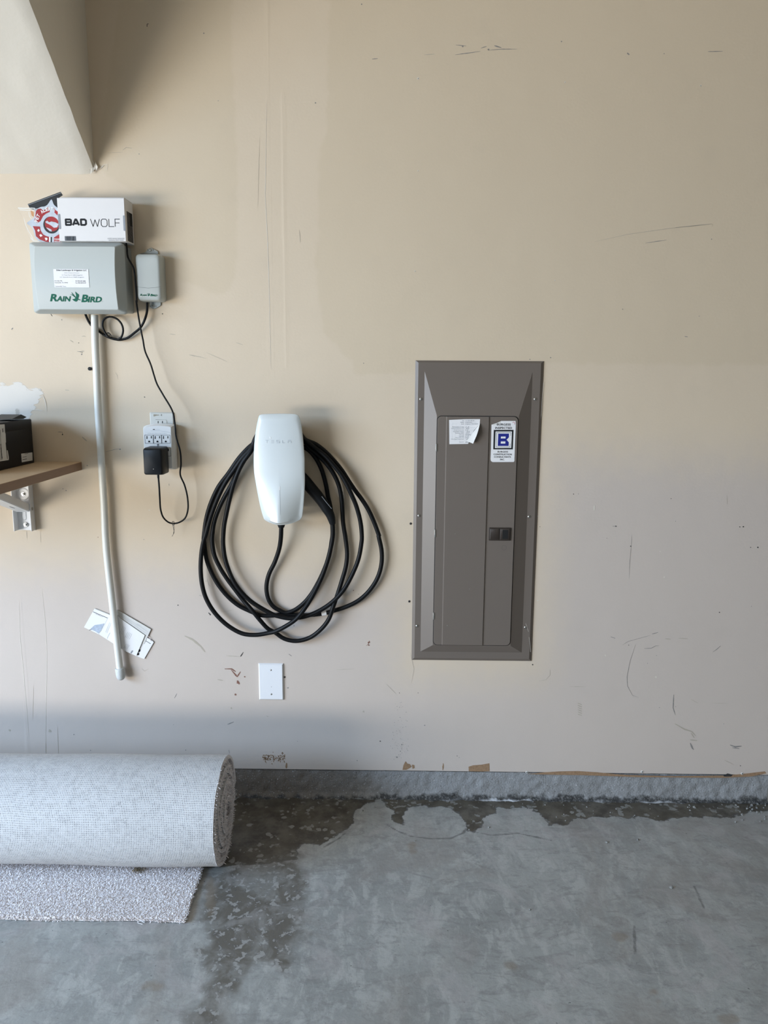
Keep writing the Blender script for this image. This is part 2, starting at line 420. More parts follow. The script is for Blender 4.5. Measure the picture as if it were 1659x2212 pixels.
for a in ((844, 382, 3.0, RD), (852, 340, 2.6, RD), (877, 318, 1.8, RD), (1022, 322, 0.1, DK), (638, 62, 1.5, DK), (829, 431, 2.6, SL), (1303, 443, 2.6, SL), (1320, 196, 2, RD), (1322, 205, 2, RD), (753, 95, 1.7, DK), (748, 90, 1.3, DK),
          (1522, 492, 1.8, SC), (265, 525, 1.6, SC), (325, 582, 1.4, SC), (666, 581, 1.4, SC), (1032, 358, 1.8, SC), (1066, 549, 1, SC), (1363, 549, 1.2, DK), (1431, 376, 1, DK), (1498, 376, 1, DK), (622, 490, 1, SC), (178, 513, 4, SL), (35, 510, 3, SL)): blob('7', a[0], a[1], a[2], a[3])
for k in range(60):
    x = 1435+rnd.gauss(0, 16); y = rnd.uniform(400, 600); blob('7', x, y, rnd.uniform(.4, .95), SC, n=6)
# raised drywall ridges on the left (two vertical wavering lines)
mk('7', [(68, 40), (72, 180), (82, 280), (96, 440), (104, 540)], 1.2, PA, .0005, .0005)
mk('7', [(150, 0), (162, 120), (168, 240), (165, 400), (163, 590)], 1.2, PA, .0005, .0005)
mk('7', [(120, 350), (118, 470)], .7, SL)
# brown torn spots just above the drywall edge
for k in range(150):
    x = 232+rnd.uniform(0, 130); y = 98+rnd.gauss(0, 13)+abs(x-300)*.05; blob('V', x, y, rnd.uniform(.5, 1.7), BR, n=7)
mk('V', [(372, 128), (370, 160)], 4, BR); mk('V', [(1278, 130), (1275, 170)], 3, BR, wob=.0006)
def polym(c, pts, mi, d=.0006):
    vs = [bm.verts.new((*P2(c, *p), 0)) for p in pts]
    for v in vs: v.co = Vector((v.co.x, -d, v.co.y))
    f = bm.faces.new(vs); f.material_index = mi; f.normal_update(); bmesh.ops.triangulate(bm, faces=[f])
polym('V', [(1042, 168), (1048, 140), (1060, 118), (1070, 132), (1085, 135), (1095, 150), (1080, 160), (1065, 168)], BR)
polym('V', [(1096, 138), (1110, 140), (1112, 158), (1100, 162)], BR)
polym('V', [(1425, 176), (1424, 150), (1450, 142), (1500, 138), (1544, 130), (1545, 176), (1500, 178)], BR)
polym('Y', [(240, 196), (340, 186), (430, 180), (540, 178), (660, 186), (760, 196), (860, 202), (1100, 208), (1400, 204), (1500, 196), (1640, 180), (1648, 192), (1560, 210), (1400, 218), (900, 214), (560, 202), (400, 200)], BR)
polym('Y', [(1395, 203), (1420, 192), (1450, 200), (1440, 210), (1400, 210)], DK, .0012)
for a in ((210, 1395, 2), ): pass
for x, y, r in ((1010, 95, 2.2), (1038, 22, 1.6), (1030, 60, 1.2), (780, 115, 1.5), (912, 3, 1.5), (1358, 88, 1.5), (1370, 96, 1.0), (595, 160, .1)): blob('V', x, y, r, SC)
for k in range(26): blob('V', 1025+rnd.gauss(0, 26), rnd.uniform(5, 110), rnd.uniform(.4, .9), SC, n=6)
# upper wall
for a in (([(680, 156), (710, 154)], 1.0, SL), ([(770, 128), (800, 131)], 1.3, SC), ([(768, 156), (815, 150), (840, 146)], 1.4, SC), ([(842, 137), (858, 132)], 1.2, SC), ([(880, 130), (900, 136)], 2.2, SC), ([(862, 143), (900, 140), (945, 140)], 1.2, SC),
          ([(532, 168), (548, 167)], 1.2, SC), ([(1488, 147), (1530, 146)], 1.5, SC), ([(1165, 688), (1260, 667), (1380, 650), (1500, 638)], .8, SL), ([(1395, 648), (1500, 637), (1500, 645)], 1.3, SL), ([(1310, 692), (1370, 683)], 1.2, SC),
          ([(1258, 151), (1264, 156)], 2.0, SC), ([(0, 0), (0, 0)], .1, SL), ([(60, 1003), (120, 1030)], .7, SL), ([(15, 1010), (60, 1020)], .8, SL), ([(145, 975), (165, 982)], .8, SL), ([(1430, 959), (1422, 958)], 1.2, SC)):
    mk('T', a[0], a[1], a[2])
for a in ((1071, 118, 1.6), (1363, 153, 1.1), (863, 141, 2.0), (790, 132, 1.6), (1498, 681, 1.2), (1245, 880, 1.2), (1463, 900, 1), (502, 12, 1.4), (371, 293, 1.6), (53, 95, 1.4), (94, 287, 1.0), (508, 1034, 1.2), (981, 1023, 1.2), (1040, 1018, 1.4)): blob('T', a[0], a[1], a[2], SC)
for a in ((663, 223, 2.6), (663, 486, 1.6), (1467, 244, 2.2), (1081, 234, 1.6), (654, 772, 1.6), (1052, 798, 1.4)): blob('T', a[0], a[1], a[2], PA); blob('T', a[0]+.6, a[1]+.6, a[2]*.45, SC, .0008)
mk('T', [(212, 390), (210, 470), (207, 590)], .6, SL, .0004, .0003)
mk('T', [(232, 290), (230, 420), (228, 560), (236, 720), (240, 860), (244, 1050)], 1.2, PA, .0005, .0004)
mk('T', [(325, 655), (328, 690)], 1.0, SL, .0004, .0004)
# around the controller and the spackle
for a in (([(95, 700), (130, 705)], 1.4, SL), ([(75, 705), (112, 717)], 1.4, SL)):
    mk('K', a[0], a[1], a[2])
mk('K', [(40, 705), (80, 710), (112, 720)], 1.2, SC); mk('K', [(100, 515), (130, 508), (148, 520)], 1.2, SL); mk('K', [(1225, 482), (1300, 492)], .9, SL); mk('K', [(1470, 748), (1550, 770)], .8, SL)
mk('K', [(530, 975), (555, 1015), (562, 1060)], .7, SL); blob('K', 60, 597, 1.1, DK); blob('K', 98, 742, 1.8, SC); blob('K', 1132, 224, 1.2, DK); blob('K', 901, 1289, 1, DK)
mk('X3', [(450, 552), (486, 554), (487, 572)], 1.2, SC); blob('X3', 487, 572, 1.5, DK); mk('X3', [(820, 708), (900, 687), (935, 684)], .8, SC); blob('X3', 935, 687, 1.8, SC); mk('X3', [(640, 590), (675, 622)], 3, SL)
blob('X3', 515, 1009, 1.4, SC); blob('X3', 491, 995, 1.2, SC); blob('X3', 680, 814, 1.3, SC); blob('X3', 1127, 281, 1.2, SC); blob('X3', 361, 738, 1.8, PA); mk('X3', [(208, 1325), (210, 1380)], 1, SL); mk('X3', [(315, 1325), (318, 1410)], .6, SL)
blob('X3', 1163, 1161, 2, PA); blob('X3', 764, 1372, 1.2, RD); blob('X3', 1121, 1389, 1, SC); mk('X3', [(1315, 955), (1318, 970)], .9, SC)
blob('I', 206, 1371, 1.5, SC); mk('I', [(1318, 216), (1318, 240)], 1.1, DK); mk('I', [(1318, 216), (1332, 214)], 1.0, DK); blob('I', 1246, 1380, 1.2, SC)
mk('I', [(1100, 1345), (1130, 1320), (1180, 1330)], 1.0, SL, wob=.0006); mk('I', [(870, 1530), (900, 1510), (930, 1480), (965, 1475), (955, 1530)], 1.2, PA, .0015, .0008); mk('I', [(965, 1370), (1100, 1365)], .7, SL)
mk('H', [(220, 370), (248, 340)], 1.8, SC); mk('H', [(1345, 575), (1400, 612)], 1.4, SL); blob('H', 1182, 183, 1.3, SC); mk('H', [(1250, 1525), (1320, 1530)], 1.0, SL)
mk('H', [(690, 1620), (820, 1625), (860, 1720), (885, 1830), (890, 1930)], 1.3, PA, .0016, .0004); mk('H', [(540, 1915), (700, 1900), (820, 1920)], 1.3, PA, .0016, .0004)
mk('A', [(170, 790), (210, 800), (205, 760)], .6, SC); mk('A', [(225, 800), (230, 850), (265, 880)], .6, SC); mk('A', [(240, 1315), (262, 1350)], 1.8, DK); mk('A', [(75, 1025), (120, 1035)], .7, SC); mk('A', [(430, 1300), (640, 1262)], .6, SL)
mk('B', [(1370, 1450), (1395, 1435), (1408, 1385)], 1.6, RD); blob('B', 1206, 742, 1.2, RD); blob('B', 1270, 790, 1.8, SL); blob('B', 445, 1195, 1, DK); blob('B', 1410, 1404, 2.2, RD)
wall = link_mesh('wall_back', bm, [M_wall, M_scuff, M_scuffl, M_dark, M_brown, M_red, M_pale], base=(0, 0, 0), smooth=0)
V = verts_of(wall)[:nfront]; Q = V[:, [0, 2]]
rightpoly = [WX(x, y) for x, y in ((716, -500), (712, 60), (706, 290), (692, 310), (690, 440), (688, 530), (681, 545), (690, 650), (702, 720), (762, 782), (766, 808), (898, 806), (898, 784), (1178, 783), (1660, 787), (1800, 787), (1800, -500))]
leftpoly = [WX(x, y) for x, y in ((210, 360), (300, -300), (492, -300), (500, 100), (508, 280), (512, 420), (508, 600), (480, 640), (380, 600), (300, 420))]
set_attr(wall, 'olive', np.minimum(sdf_poly(Q, rightpoly), sdf_poly(Q, leftpoly)))
smudge = [WX(x, y) for x, y in ((1176, 965), (1500, 968), (1800, 970), (1800, 1060), (1400, 1100), (1176, 1080))]
set_attr(wall, 'low', sdf_poly(Q, [WX(x, y) for x, y in ((1178, 967), (1800, 972), (1800, 1900), (-2500, 1900), (-2500, 1250), (300, 1200), (880, 1260), (890, 1440), (1150, 1440), (1168, 1100))]))
set_attr(wall, 'patch', sdf_poly(Q, [WX(x, y) for x, y in ((-160, 842), (0, 833), (30, 828), (56, 831), (64, 840), (86, 838), (92, 850), (82, 870), (74, 886), (62, 905), (60, 960), (-160, 960))]))
set_attr(wall, 'seam', np.minimum.reduce([sdf_line(Q, [WX(x, y) for x, y in p]) for p in (((575, -200), (576, 300), (582, 560), (586, 820)), ((612, 200), (616, 500), (622, 790)), ((40, 1290), (55, 1480), (60, 1640)))]))
tag(wall, None, None, kind='structure')

# concrete stem wall under the drywall ------------------------------
n = NB('stem_wall_concrete')
zz = n.nt.nodes.new('ShaderNodeSeparateXYZ'); n.L(n.tc.outputs['Object'], zz.inputs[0]); zc = zz.outputs['Z']
c1 = n.mix(n.noise(11, 5), (.20, .20, .195), (.35, .36, .37))
brownish = n.ramp(n.math('ADD', zz.outputs['X'], n.math('MULTIPLY', n.noise(6, 3), .2)), -.35, .25, 1, 0)
c1 = n.mix(n.math('MULTIPLY', brownish, .85), c1, (.15, .118, .085))
c1 = n.mix(n.ramp(n.noise(190, 3), .62, .70, 0, .7), c1, (.08, .08, .08))
c1 = n.mix(n.ramp(n.noise(260, 2), .66, .72), c1, (.52, .53, .55))
zc = n.math('ADD', zc, n.ramp(zz.outputs['X'], -.25, .15, .010, 0))
crust = n.ramp(n.math('ADD', zc, n.math('MULTIPLY', n.math('SUBTRACT', n.noise(34, 5), .5), .05)), .006, .022, 1, 0)
ccol = n.mix(n.ramp(n.noise(150, 4), .48, .66), (.045, .045, .045), (.15, .15, .145))
c1 = n.mix(crust, c1, ccol)
white = n.math('MULTIPLY', n.ramp(n.math('ADD', zc, n.math('MULTIPLY', n.math('SUBTRACT', n.noise(30, 4), .5), .02)), .000, .006, 1, 0), n.ramp(n.noise(4, 3), .50, .62))
c1 = n.mix(white, c1, (.55, .57, .60))
nb = n.bump(n.noise(180, 5), .0020); nb = n.bump(n.noise(40, 4), .004, nb)
M_stem = n.out(c1, .85, nb)
def stem_pt(u, v):
    x = WALL_X0+(XR-WALL_X0)*u; z = -.004+(ZK-.005+.004)*v
    y = .006 - .012*max(0, 1-z/.016)**1.6*(1+1.1*mnoise.noise(Vector((x*23, 3, 0)))) - .0025*mnoise.noise(Vector((x*40, z*40, 0)))
    if z < .018: y -= .005*abs(mnoise.noise(Vector((x*90, z*90, 1))))
    return (x, y, z)
bm = grid_bm(1100, 22, stem_pt)
stem = link_mesh('baseboard_back', bm, M_stem, base=(0, 0, 0), smooth=0)
stem.data.polygons.foreach_set('use_smooth', [True]*len(stem.data.polygons))
tag(stem, None, None, kind='structure')
bm = bmesh.new(); box(bm, WALL_X0, XR, .012, .016, ZK-.012, ZK+.02)
gap = link_mesh('trim_1', bm, mat('sill_gap_dark', (.05, .045, .04), .9), base=(0, 0, 0)); tag(gap, None, None, kind='structure')

# floor ----------------------------------------------------------------
n = NB('concrete_floor')
stain_shade = n.attr('stain_shade'); fleck = n.attr('fleck'); ring = n.attr('ring'); tanp = n.attr('tan')
f1 = n.noise(3.0, 6, None, .6); f2 = n.noise(22, 6, n.vec((1, .5, 1), (0, 0, .5)), .65, .6)
f3 = n.noise(10, 5, n.vec((1, 2.2, 1), (0, 0, -.5)), .7, 1.2)
col = n.mix(n.ramp(f1, .3, .7), (.275, .282, .27), (.39, .395, .375))
col = n.mix(n.ramp(f2, .48, .62, 0, .62), col, (.49, .49, .465))
col = n.mix(n.ramp(f3, .50, .66, 0, .55), col, (.215, .21, .20))
col = n.mix(n.ramp(n.noise(42, 6, n.vec((1, .6, 1), (0, 0, .7)), .7, 1.0), .50, .66, 0, .38), col, (.47, .465, .455))
col = n.mix(n.ramp(n.noise(33, 6, n.vec((.6, 1, 1), (0, 0, .3)), .7, 1.5), .52, .66, 0, .38), col, (.20, .20, .195))
col = n.mix(n.ramp(n.noise(2.6, 5, None, .6, 1.0), .48, .66, 0, .60), col, (.27, .25, .225))
col = n.mix(n.ramp(n.noise(5.2, 6, None, .65, 1.5), .52, .66, 0, .45), col, (.44, .41, .40))
wn = n.math('ADD', stain_shade, n.math('MULTIPLY', n.math('SUBTRACT', n.noise(24, 5, None, .6), .5), .055))
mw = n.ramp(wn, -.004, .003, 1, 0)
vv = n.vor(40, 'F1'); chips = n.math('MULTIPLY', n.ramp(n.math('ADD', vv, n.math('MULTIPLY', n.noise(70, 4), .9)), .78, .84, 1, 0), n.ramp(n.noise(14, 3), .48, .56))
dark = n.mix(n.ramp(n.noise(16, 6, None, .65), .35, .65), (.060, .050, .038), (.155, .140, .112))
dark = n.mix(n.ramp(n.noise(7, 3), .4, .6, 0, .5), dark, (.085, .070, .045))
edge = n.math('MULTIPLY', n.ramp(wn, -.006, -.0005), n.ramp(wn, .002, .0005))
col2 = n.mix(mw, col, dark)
chipm = n.math('MULTIPLY', n.math('MULTIPLY', chips, mw), 1.0)
col2 = n.mix(chipm, col2, (.26, .255, .235))
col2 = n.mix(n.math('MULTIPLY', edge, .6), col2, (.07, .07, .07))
fn = n.math('ADD', fleck, n.math('MULTIPLY', n.math('SUBTRACT', n.noise(18, 5), .5), .10))
mf = n.ramp(fn, -.015, .03, 1, 0)
mnv = n.noise(42, 5, None, .62, .4); mott = n.ramp(mnv, .53, .58)
big = n.ramp(n.noise(12, 4, None, .6, .8), .40, .60)
fcol = n.mix(n.math('MULTIPLY', mott, .85), (.130, .118, .098), (.36, .35, .33))
fcol = n.mix(n.math('MULTIPLY', n.ramp(mnv, .535, .55), n.ramp(mnv, .585, .565, 0, .8)), fcol, (.07, .065, .06))
fm = n.math('MULTIPLY', mf, n.math('ADD', n.math('MULTIPLY', big, .45), .58, 0, True))
col2 = n.mix(fm, col2, fcol)
rn = n.math('ADD', ring, n.math('MULTIPLY', n.math('SUBTRACT', n.noise(40, 4), .5), .010))
col2 = n.mix(n.ramp(rn, .001, .0055, .75, 0), col2, (.12, .12, .115))
col2 = n.mix(n.ramp(n.math('ADD', tanp, n.math('MULTIPLY', n.math('SUBTRACT', n.noise(30, 4), .5), .03)), -.006, .01, .45, 0), col2, (.23, .17, .11))
col2 = n.mix(n.ramp(n.noise(95, 2), .735, .76, 0, .8), col2, (.07, .07, .07))
col2 = n.mix(n.ramp(n.noise(320, 3), .3, .7, 0, .12), col2, (.15, .15, .15))
nb = n.bump(n.noise(90, 5), .0005); nb = n.bump(f2, .0005, nb); nb = n.bump(n.math('MULTIPLY', chips, mw), .0008, nb)
rg = n.math('ADD', n.math('MULTIPLY', f3, .25), .36)
M_floor = n.out(col2, rg, nb)
n.b.inputs['Specular IOR Level'].default_value = .45
fy0, fy1 = -1.75, .02; fx0, fx1 = -1.45, XR
NX, NY = 440, 300
bm = grid_bm(NX, NY, lambda u, v: (fx0+(fx1-fx0)*u, fy0+(fy1-fy0)*v, .0012*mnoise.noise(Vector((u*9, v*7, 0)))))
nfl = (NX+1)*(NY+1)
for a, b, c, d in (((-3.2, -7, 0), (XR, -7, 0), (XR, fy0, 0), (-3.2, fy0, 0)), ((-3.2, fy0, 0), (fx0, fy0, 0), (fx0, fy1, 0), (-3.2, fy1, 0)), ((-12, -10, -.06), (-3.2, -10, -.06), (-3.2, .5, -.06), (-12, .5, -.06))):
    bm.faces.new([bm.verts.new(q) for q in (a, b, c, d)])
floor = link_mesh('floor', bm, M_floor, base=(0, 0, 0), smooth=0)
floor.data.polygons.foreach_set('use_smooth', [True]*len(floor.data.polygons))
def GP(pts, c='0'): return [tuple(G(*px(c, *p)).xy) for p in pts]
V = verts_of(floor)[:nfl]; Q = V[:, :2]
polys = [GP([(300, 1700), (812, 1728), (790, 1737), (768, 1752), (766, 1775), (742, 1795), (712, 1810), (690, 1830), (655, 1822), (640, 1838), (640, 1858), (600, 1862), (540, 1868), (470, 1872), (300, 1880)]),  # first outline: floor stain and the roll's shadow, both painted as dark colour
         GP([(828, 1732), (850, 1752), (848, 1772), (868, 1782), (874, 1760), (880, 1746), (900, 1741), (960, 1742), (985, 1752), (1003, 1775), (1006, 1795), (1022, 1797), (1040, 1788), (1044, 1768), (1072, 1756), (1073, 1746), (1150, 1745), (1150, 1728), (828, 1724)]),
         GP([(1150, 1722), (1152, 1752), (1178, 1765), (1184, 1784), (1200, 1779), (1228, 1784), (1236, 1768), (1290, 1766), (1340, 1765), (1400, 1766), (1432, 1776), (1446, 1768), (1520, 1764), (1580, 1767), (1612, 1756), (1668, 1750), (1668, 1715), (1150, 1715)])]
set_attr(floor, 'stain_shade', np.minimum.reduce([sdf_poly(Q, p) for p in polys]))
set_attr(floor, 'fleck', sdf_poly(Q, GP([(455, 1895), (520, 1870), (640, 1850), (660, 1880), (655, 1930), (645, 1980), (650, 2020), (615, 2085), (560, 2060), (520, 2110), (475, 2160), (465, 2300), (395, 2300), (425, 2170), (455, 2110), (440, 2070), (458, 2020), (440, 1985), (450, 1930)])))
rl = [GP([(835, 1781), (862, 1797), (890, 1807), (930, 1812), (975, 1811), (1000, 1800), (1008, 1790)]), GP([(1020, 1796), (1060, 1805), (1120, 1800), (1190, 1815)]), GP([(745, 1800), (730, 1812), (700, 1830)]),
      GP([(1370, 2000), (1372, 2060)]), GP([(1500, 1915), (1520, 1960)])]
set_attr(floor, 'ring', np.minimum.reduce([sdf_line(Q, p) for p in rl]))
def gell(cx, cy, rx, ry): return GP([(cx+rx*math.cos(a*.524), cy+ry*math.sin(a*.524)) for a in range(12)])
set_attr(floor, 'tan', np.minimum.reduce([sdf_poly(Q, p) for p in (gell(1340, 2024, 18, 9), gell(1411, 2143, 5, 4), gell(1421, 2164, 4, 3), gell(330, 2130, 26, 8), gell(455, 1935, 10, 40), gell(1105, 2088, 12, 8), gell(890, 1832, 8, 12), gell(1575, 2205, 22, 10))]))
tag(floor, None, None, kind='structure')

# the rest of the shell
def slab(name, x0, x1, y0, y1, z0, z1, m=M_plain):
    b = bmesh.new(); box(b, x0, x1, y0, y1, z0, z1); o = link_mesh(name, b, m, base=(0, 0, 0)); tag(o, None, None, kind='structure'); return o
slab('ceiling', -3.3, XR+.1, -7.1, .1, CEIL, CEIL+.1, mat('ceiling_paint', (.62, .56, .46), .7, nscale=3, namp=.05))
slab('wall_right', XR, XR+.1, -7.1, .1, -.02, CEIL)
slab('wall_front', -3.3, XR+.1, -7.1, -7.0, -.02, CEIL)
b = bmesh.new()
box(b, -3.3, -3.2, -1.0, .1, -.02, CEIL); box(b, -3.3, -3.2, -6.2, -1.0, 2.25, CEIL); box(b, -3.3, -3.2, -7.1, -6.2, -.02, CEIL)
o = link_mesh('wall_left', b, M_plain, base=(0, 0, 0)); tag(o, None, None, kind='structure')

# sloped soffit (underside of a stair) -----------------------------------
e1 = X(60, 0, XS)             # on the outer edge
slope = (e1.z-SC0.z)/(-e1.y); ymax = -(CEIL-SC0.z)/slope
bm = bmesh.new()
N = 60
def sof(u, v):
    x = WALL_X0+(XS-WALL_X0)*u; y = ymax*v; z = SC0.z+slope*(-y)
    near = max(0, 1-(XS-x)/.03)
    j = .0018*mnoise.noise(Vector((x*20, y*14, 0)))
    return (x+ (.0015*mnoise.noise(Vector((0, y*30, 0))) if u == 1 else 0), y-j*.5 - .004*near*0, z-j+.007*near**2)
bm = grid_bm(120, 80, sof)
vs = {}
a = [v for v in bm.verts if abs(v.co.x-XS) < .004]; a.sort(key=lambda v: -v.co.y)
for p, q in zip(a[:-1], a[1:]):
    bm.faces.new((p, q, bm.verts.new((XS, q.co.y, CEIL)), bm.verts.new((XS, p.co.y, CEIL))))
# ragged paper and mud at the lower corner
for k in range(9):
    x = XS-.016+k*.003; y = -.004-rnd.random()*.006; z = SC0.z+.004+rnd.uniform(-.012, .008)
    q = [bm.verts.new((x+rnd.uniform(-.004, .004), y-rnd.uniform(0, .008), z+dz)) for dz in (0, .014+rnd.random()*.02)] + [bm.verts.new((x+.006, y-.002, z+.01))]
    bm.faces.new(q)
so = link_mesh('ceiling_soffit', bm, M_soffit, base=(0, 0, 0), smooth=25); tag(so, None, None, kind='structure')

# ------------------------------------------------------------------ materials for the things
M_white = mat('white_plastic', (.76, .76, .75), .35, bump=.0001, bscale=400)
M_ivory = mat('ivory_plastic', (.62, .62, .58), .4, nscale=20, namp=.03)
M_gloss = mat('white_glass_front', (.66, .70, .70), .34, coat=.15, nscale=2, namp=.01)
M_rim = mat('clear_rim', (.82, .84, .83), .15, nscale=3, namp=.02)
M_hous = mat('charger_housing_dark', (.06, .06, .065), .5, nscale=20, namp=.1)
M_black = mat('black_rubber', (.0035, .004, .005), .48, spec=.22, bump=.0001, bscale=300)
M_blackp = mat('black_plastic', (.0075, .0085, .010), .42, spec=.25, bump=.00015, bscale=900)
M_grey = mat('pale_grey_plastic', (.50, .53, .51), .38, bump=.00008, bscale=500)
M_grey2 = mat('grey_plastic_side', (.40, .43, .42), .45, bump=.00008, bscale=500)
M_green = mat('logo_green', (.003, .11, .065), .55, spec=.2, nscale=30, namp=.05)
M_ink = mat('ink', (.014, .015, .017), .6, spec=.2, nscale=30, namp=.05)
M_inkg = mat('ink_grey', (.26, .28, .31), .6, nscale=30, namp=.05)
M_inkl = mat('ink_pale_grey', (.44, .47, .50), .6, nscale=30, namp=.05)
M_paper = mat('white_paper', (.80, .79, .79), .6, nscale=40, namp=.02)
M_paper2 = mat('cream_paper', (.66, .65, .62), .7, nscale=60, namp=.06)
M_card = mat('white_card', (.74, .72, .71), .45, nscale=40, namp=.015)
M_panel = mat('panel_taupe_enamel', (.158, .131, .110), .42, nscale=6, namp=.015, bump=.00005, bscale=400)
M_seam = mat('panel_gap', (.02, .018, .017), .8, nscale=9, namp=.05)
M_latch = mat('brown_plastic', (.040, .030, .024), .4, bump=.0004, bscale=700)
M_steel = mat('zinc_steel', (.60, .60, .58), .3, metal=1.0, nscale=200, namp=.08)
M_wsteel = mat('white_painted_steel', (.76, .76, .76), .35, nscale=20, namp=.02)
M_pvc = mat('white_pvc', (.72, .72, .67), .35, nscale=15, namp=.03)
M_pvcc = mat('white_pvc_rough', (.58, .60, .59), .6, nscale=90, namp=.12, bump=.0008, bscale=250)
M_blue = mat('logo_blue', (.010, .018, .22), .5, nscale=30, namp=.05)
M_bred = mat('badge_red', (.33, .012, .014), .4, spec=.25, nscale=30, namp=.10)
M_bsil = mat('badge_silver', (.50, .54, .60), .35, nscale=60, namp=.30)
M_orange = mat('badge_orange', (.60, .28, .10), .4, nscale=30, namp=.1)
M_smoke = mat('black_card', (.012, .013, .015), .4, spec=.2, nscale=60, namp=.3)
M_film = mat('clear_film', (.95, .96, .97), .12, nscale=30, namp=.02, bump=.003, bscale=45, alpha=.025)
# oak board
n = NB('oak_board')
g = n.noise(6, 6, n.vec((1.2, 1, 14), (0, 0, 0)), .6, 1.0)
M_oak = n.out(n.mix(g, (.40, .27, .155), (.55, .40, .25)), .5)
n = NB('oak_edge_band')
g = n.noise(8, 6, n.vec((1, 1.5, 20)), .6, 1.0)
M_oake = n.out(n.mix(g, (.22, .120, .070), (.28, .165, .10)), .5)

def bb(pts): return (min(p[0] for p in pts), max(p[0] for p in pts), min(p[1] for p in pts), max(p[1] for p in pts))
def prect(x0, y0, x1, y1, d): a = W(x0, y1, d); b = W(x1, y0, d); return (a.x, b.x, a.z, b.z)
def cable(bm, pts, r, mi=0, n=12, step=.006): tube(bm, spline(pts, step), r, n=n, mi=mi)
def screw(bm, x, z, d, r, mi=0, slot=None):
    """pan-head screw facing the room; slot = material index of a cross recess"""
    shell(bm, circ(x, z, r, 14), [(0, d), (0, d+r*.25), (r*.25, d+r*.5), (r*.6, d+r*.62)], mi)
    if slot is not None:
        plate(bm, [(x-r*.45, z-r*.10), (x+r*.45, z-r*.10), (x+r*.45, z+r*.10), (x-r*.45, z+r*.10)], d+r*.62, d+r*.64, slot)
        plate(bm, [(x-r*.10, z-r*.45), (x+r*.10, z-r*.45), (x+r*.10, z+r*.45), (x-r*.10, z+r*.45)], d+r*.62, d+r*.645, slot)
def logo(bm, X0, X1, Z0, Z1, dep, mi, dfun=None):
    """green italic lettering with a bird between the two words; all in the box X0..X1, Z0..Z1"""
    def m(x, y): return (X0+(x-160)/(1250-160)*(X1-X0), Z1-(y-685)/(900-685)*(Z1-Z0))
    def tb(s, x0, y0, x1, y1, b=.035):
        a = m(x0, y1); c = m(x1, y0); text_into(bm, s, a[0], c[0], a[1], c[1], dep, mi, bold=b, shear=.28, dfun=dfun)
    tb('R', 160, 735, 312, 885); tb('AIN', 292, 778, 612, 885); tb('B', 812, 745, 968, 898); tb('IRD', 945, 785, 1250, 900)
    for poly in ([(595, 745), (655, 742), (688, 772), (716, 800), (722, 762), (712, 688), (722, 690), (748, 722), (780, 742), (776, 785), (752, 826), (802, 850), (796, 862), (745, 846), (738, 868), (703, 890), (664, 872), (628, 838), (662, 834), (690, 826), (700, 812), (660, 776), (640, 757)],
                 [(630, 702), (640, 706), (672, 745), (690, 772), (664, 748), (640, 724)]):
        plate(bm, [m(*p) for p in poly], dep, dep+.0002, mi, dfun)

# ------------------------------------------------------------------ load centre (breaker panel)
a = [W(897, 780, .004), W(1176, 779, .004), W(1147, 1429, .004), W(889.5, 1425, .004)]
px0, px1 = (a[0].x+a[3].x)/2, (a[1].x+a[2].x)/2; pz1, pz0 = (a[0].z+a[1].z)/2, (a[2].z+a[3].z)/2
t = thing('breaker_panel', ((px0+px1)/2, 0, pz0), 'taupe grey metal electrical breaker panel with closed door set into the beige wall', 'electrical panel')
dl, dr_ = W(944.6, 899, .024), W(1119.7, 899, .024); dbl, dbr = W(935.6, 1392, .024), W(1101.7, 1394, .024)
dx0, dx1 = (dl.x+dbl.x)/2, (dr_.x+dbr.x)/2; dz1, dz0 = (dl.z+dr_.z)/2, (dbl.z+dbr.z)/2
bx0 = (W(917.7, 803, .006).x+W(907.8, 1407, .006).x)/2; bx1 = (W(1151.5, 807, .006).x+W(1125.6, 1410, .006).x)/2
bz1 = W(1035, 803, .006).z; bz0 = W(1016, 1408, .006).z
bm = bmesh.new()
def ring4(x0, x1, z0, z1, d): return [bm.verts.new((x, -d, z)) for x, z in ((x0, z0), (x1, z0), (x1, z1), (x0, z1))]
R = [ring4(px0, px1, pz0, pz1, 0), ring4(px0, px1, pz0, pz1, .002), ring4(px0+.009, px1-.009, pz0+.009, pz1-.006, .008), ring4(bx0, bx1, bz0, bz1, .008), ring4(dx0-.0015, dx1+.0015, dz0-.0015, dz1+.0015, .026)]
for A, B in zip(R[:-1], R[1:]):
    for k in range(4): bm.faces.new((A[k], A[(k+1) % 4], B[(k+1) % 4], B[k]))
f = bm.faces.new(R[-1])
# small pressed fold along the bevel feet
frame = link_mesh('panel_frame', bm, M_panel, t, smooth=12)
bm = bmesh.new()
plate(bm, rrect(dx0-.0012, dx1+.0012, dz0-.0012, dz1+.0012, .014, 6), .0255, .0265, 0)
link_mesh('door_gap', bm, M_seam, t, smooth=0)
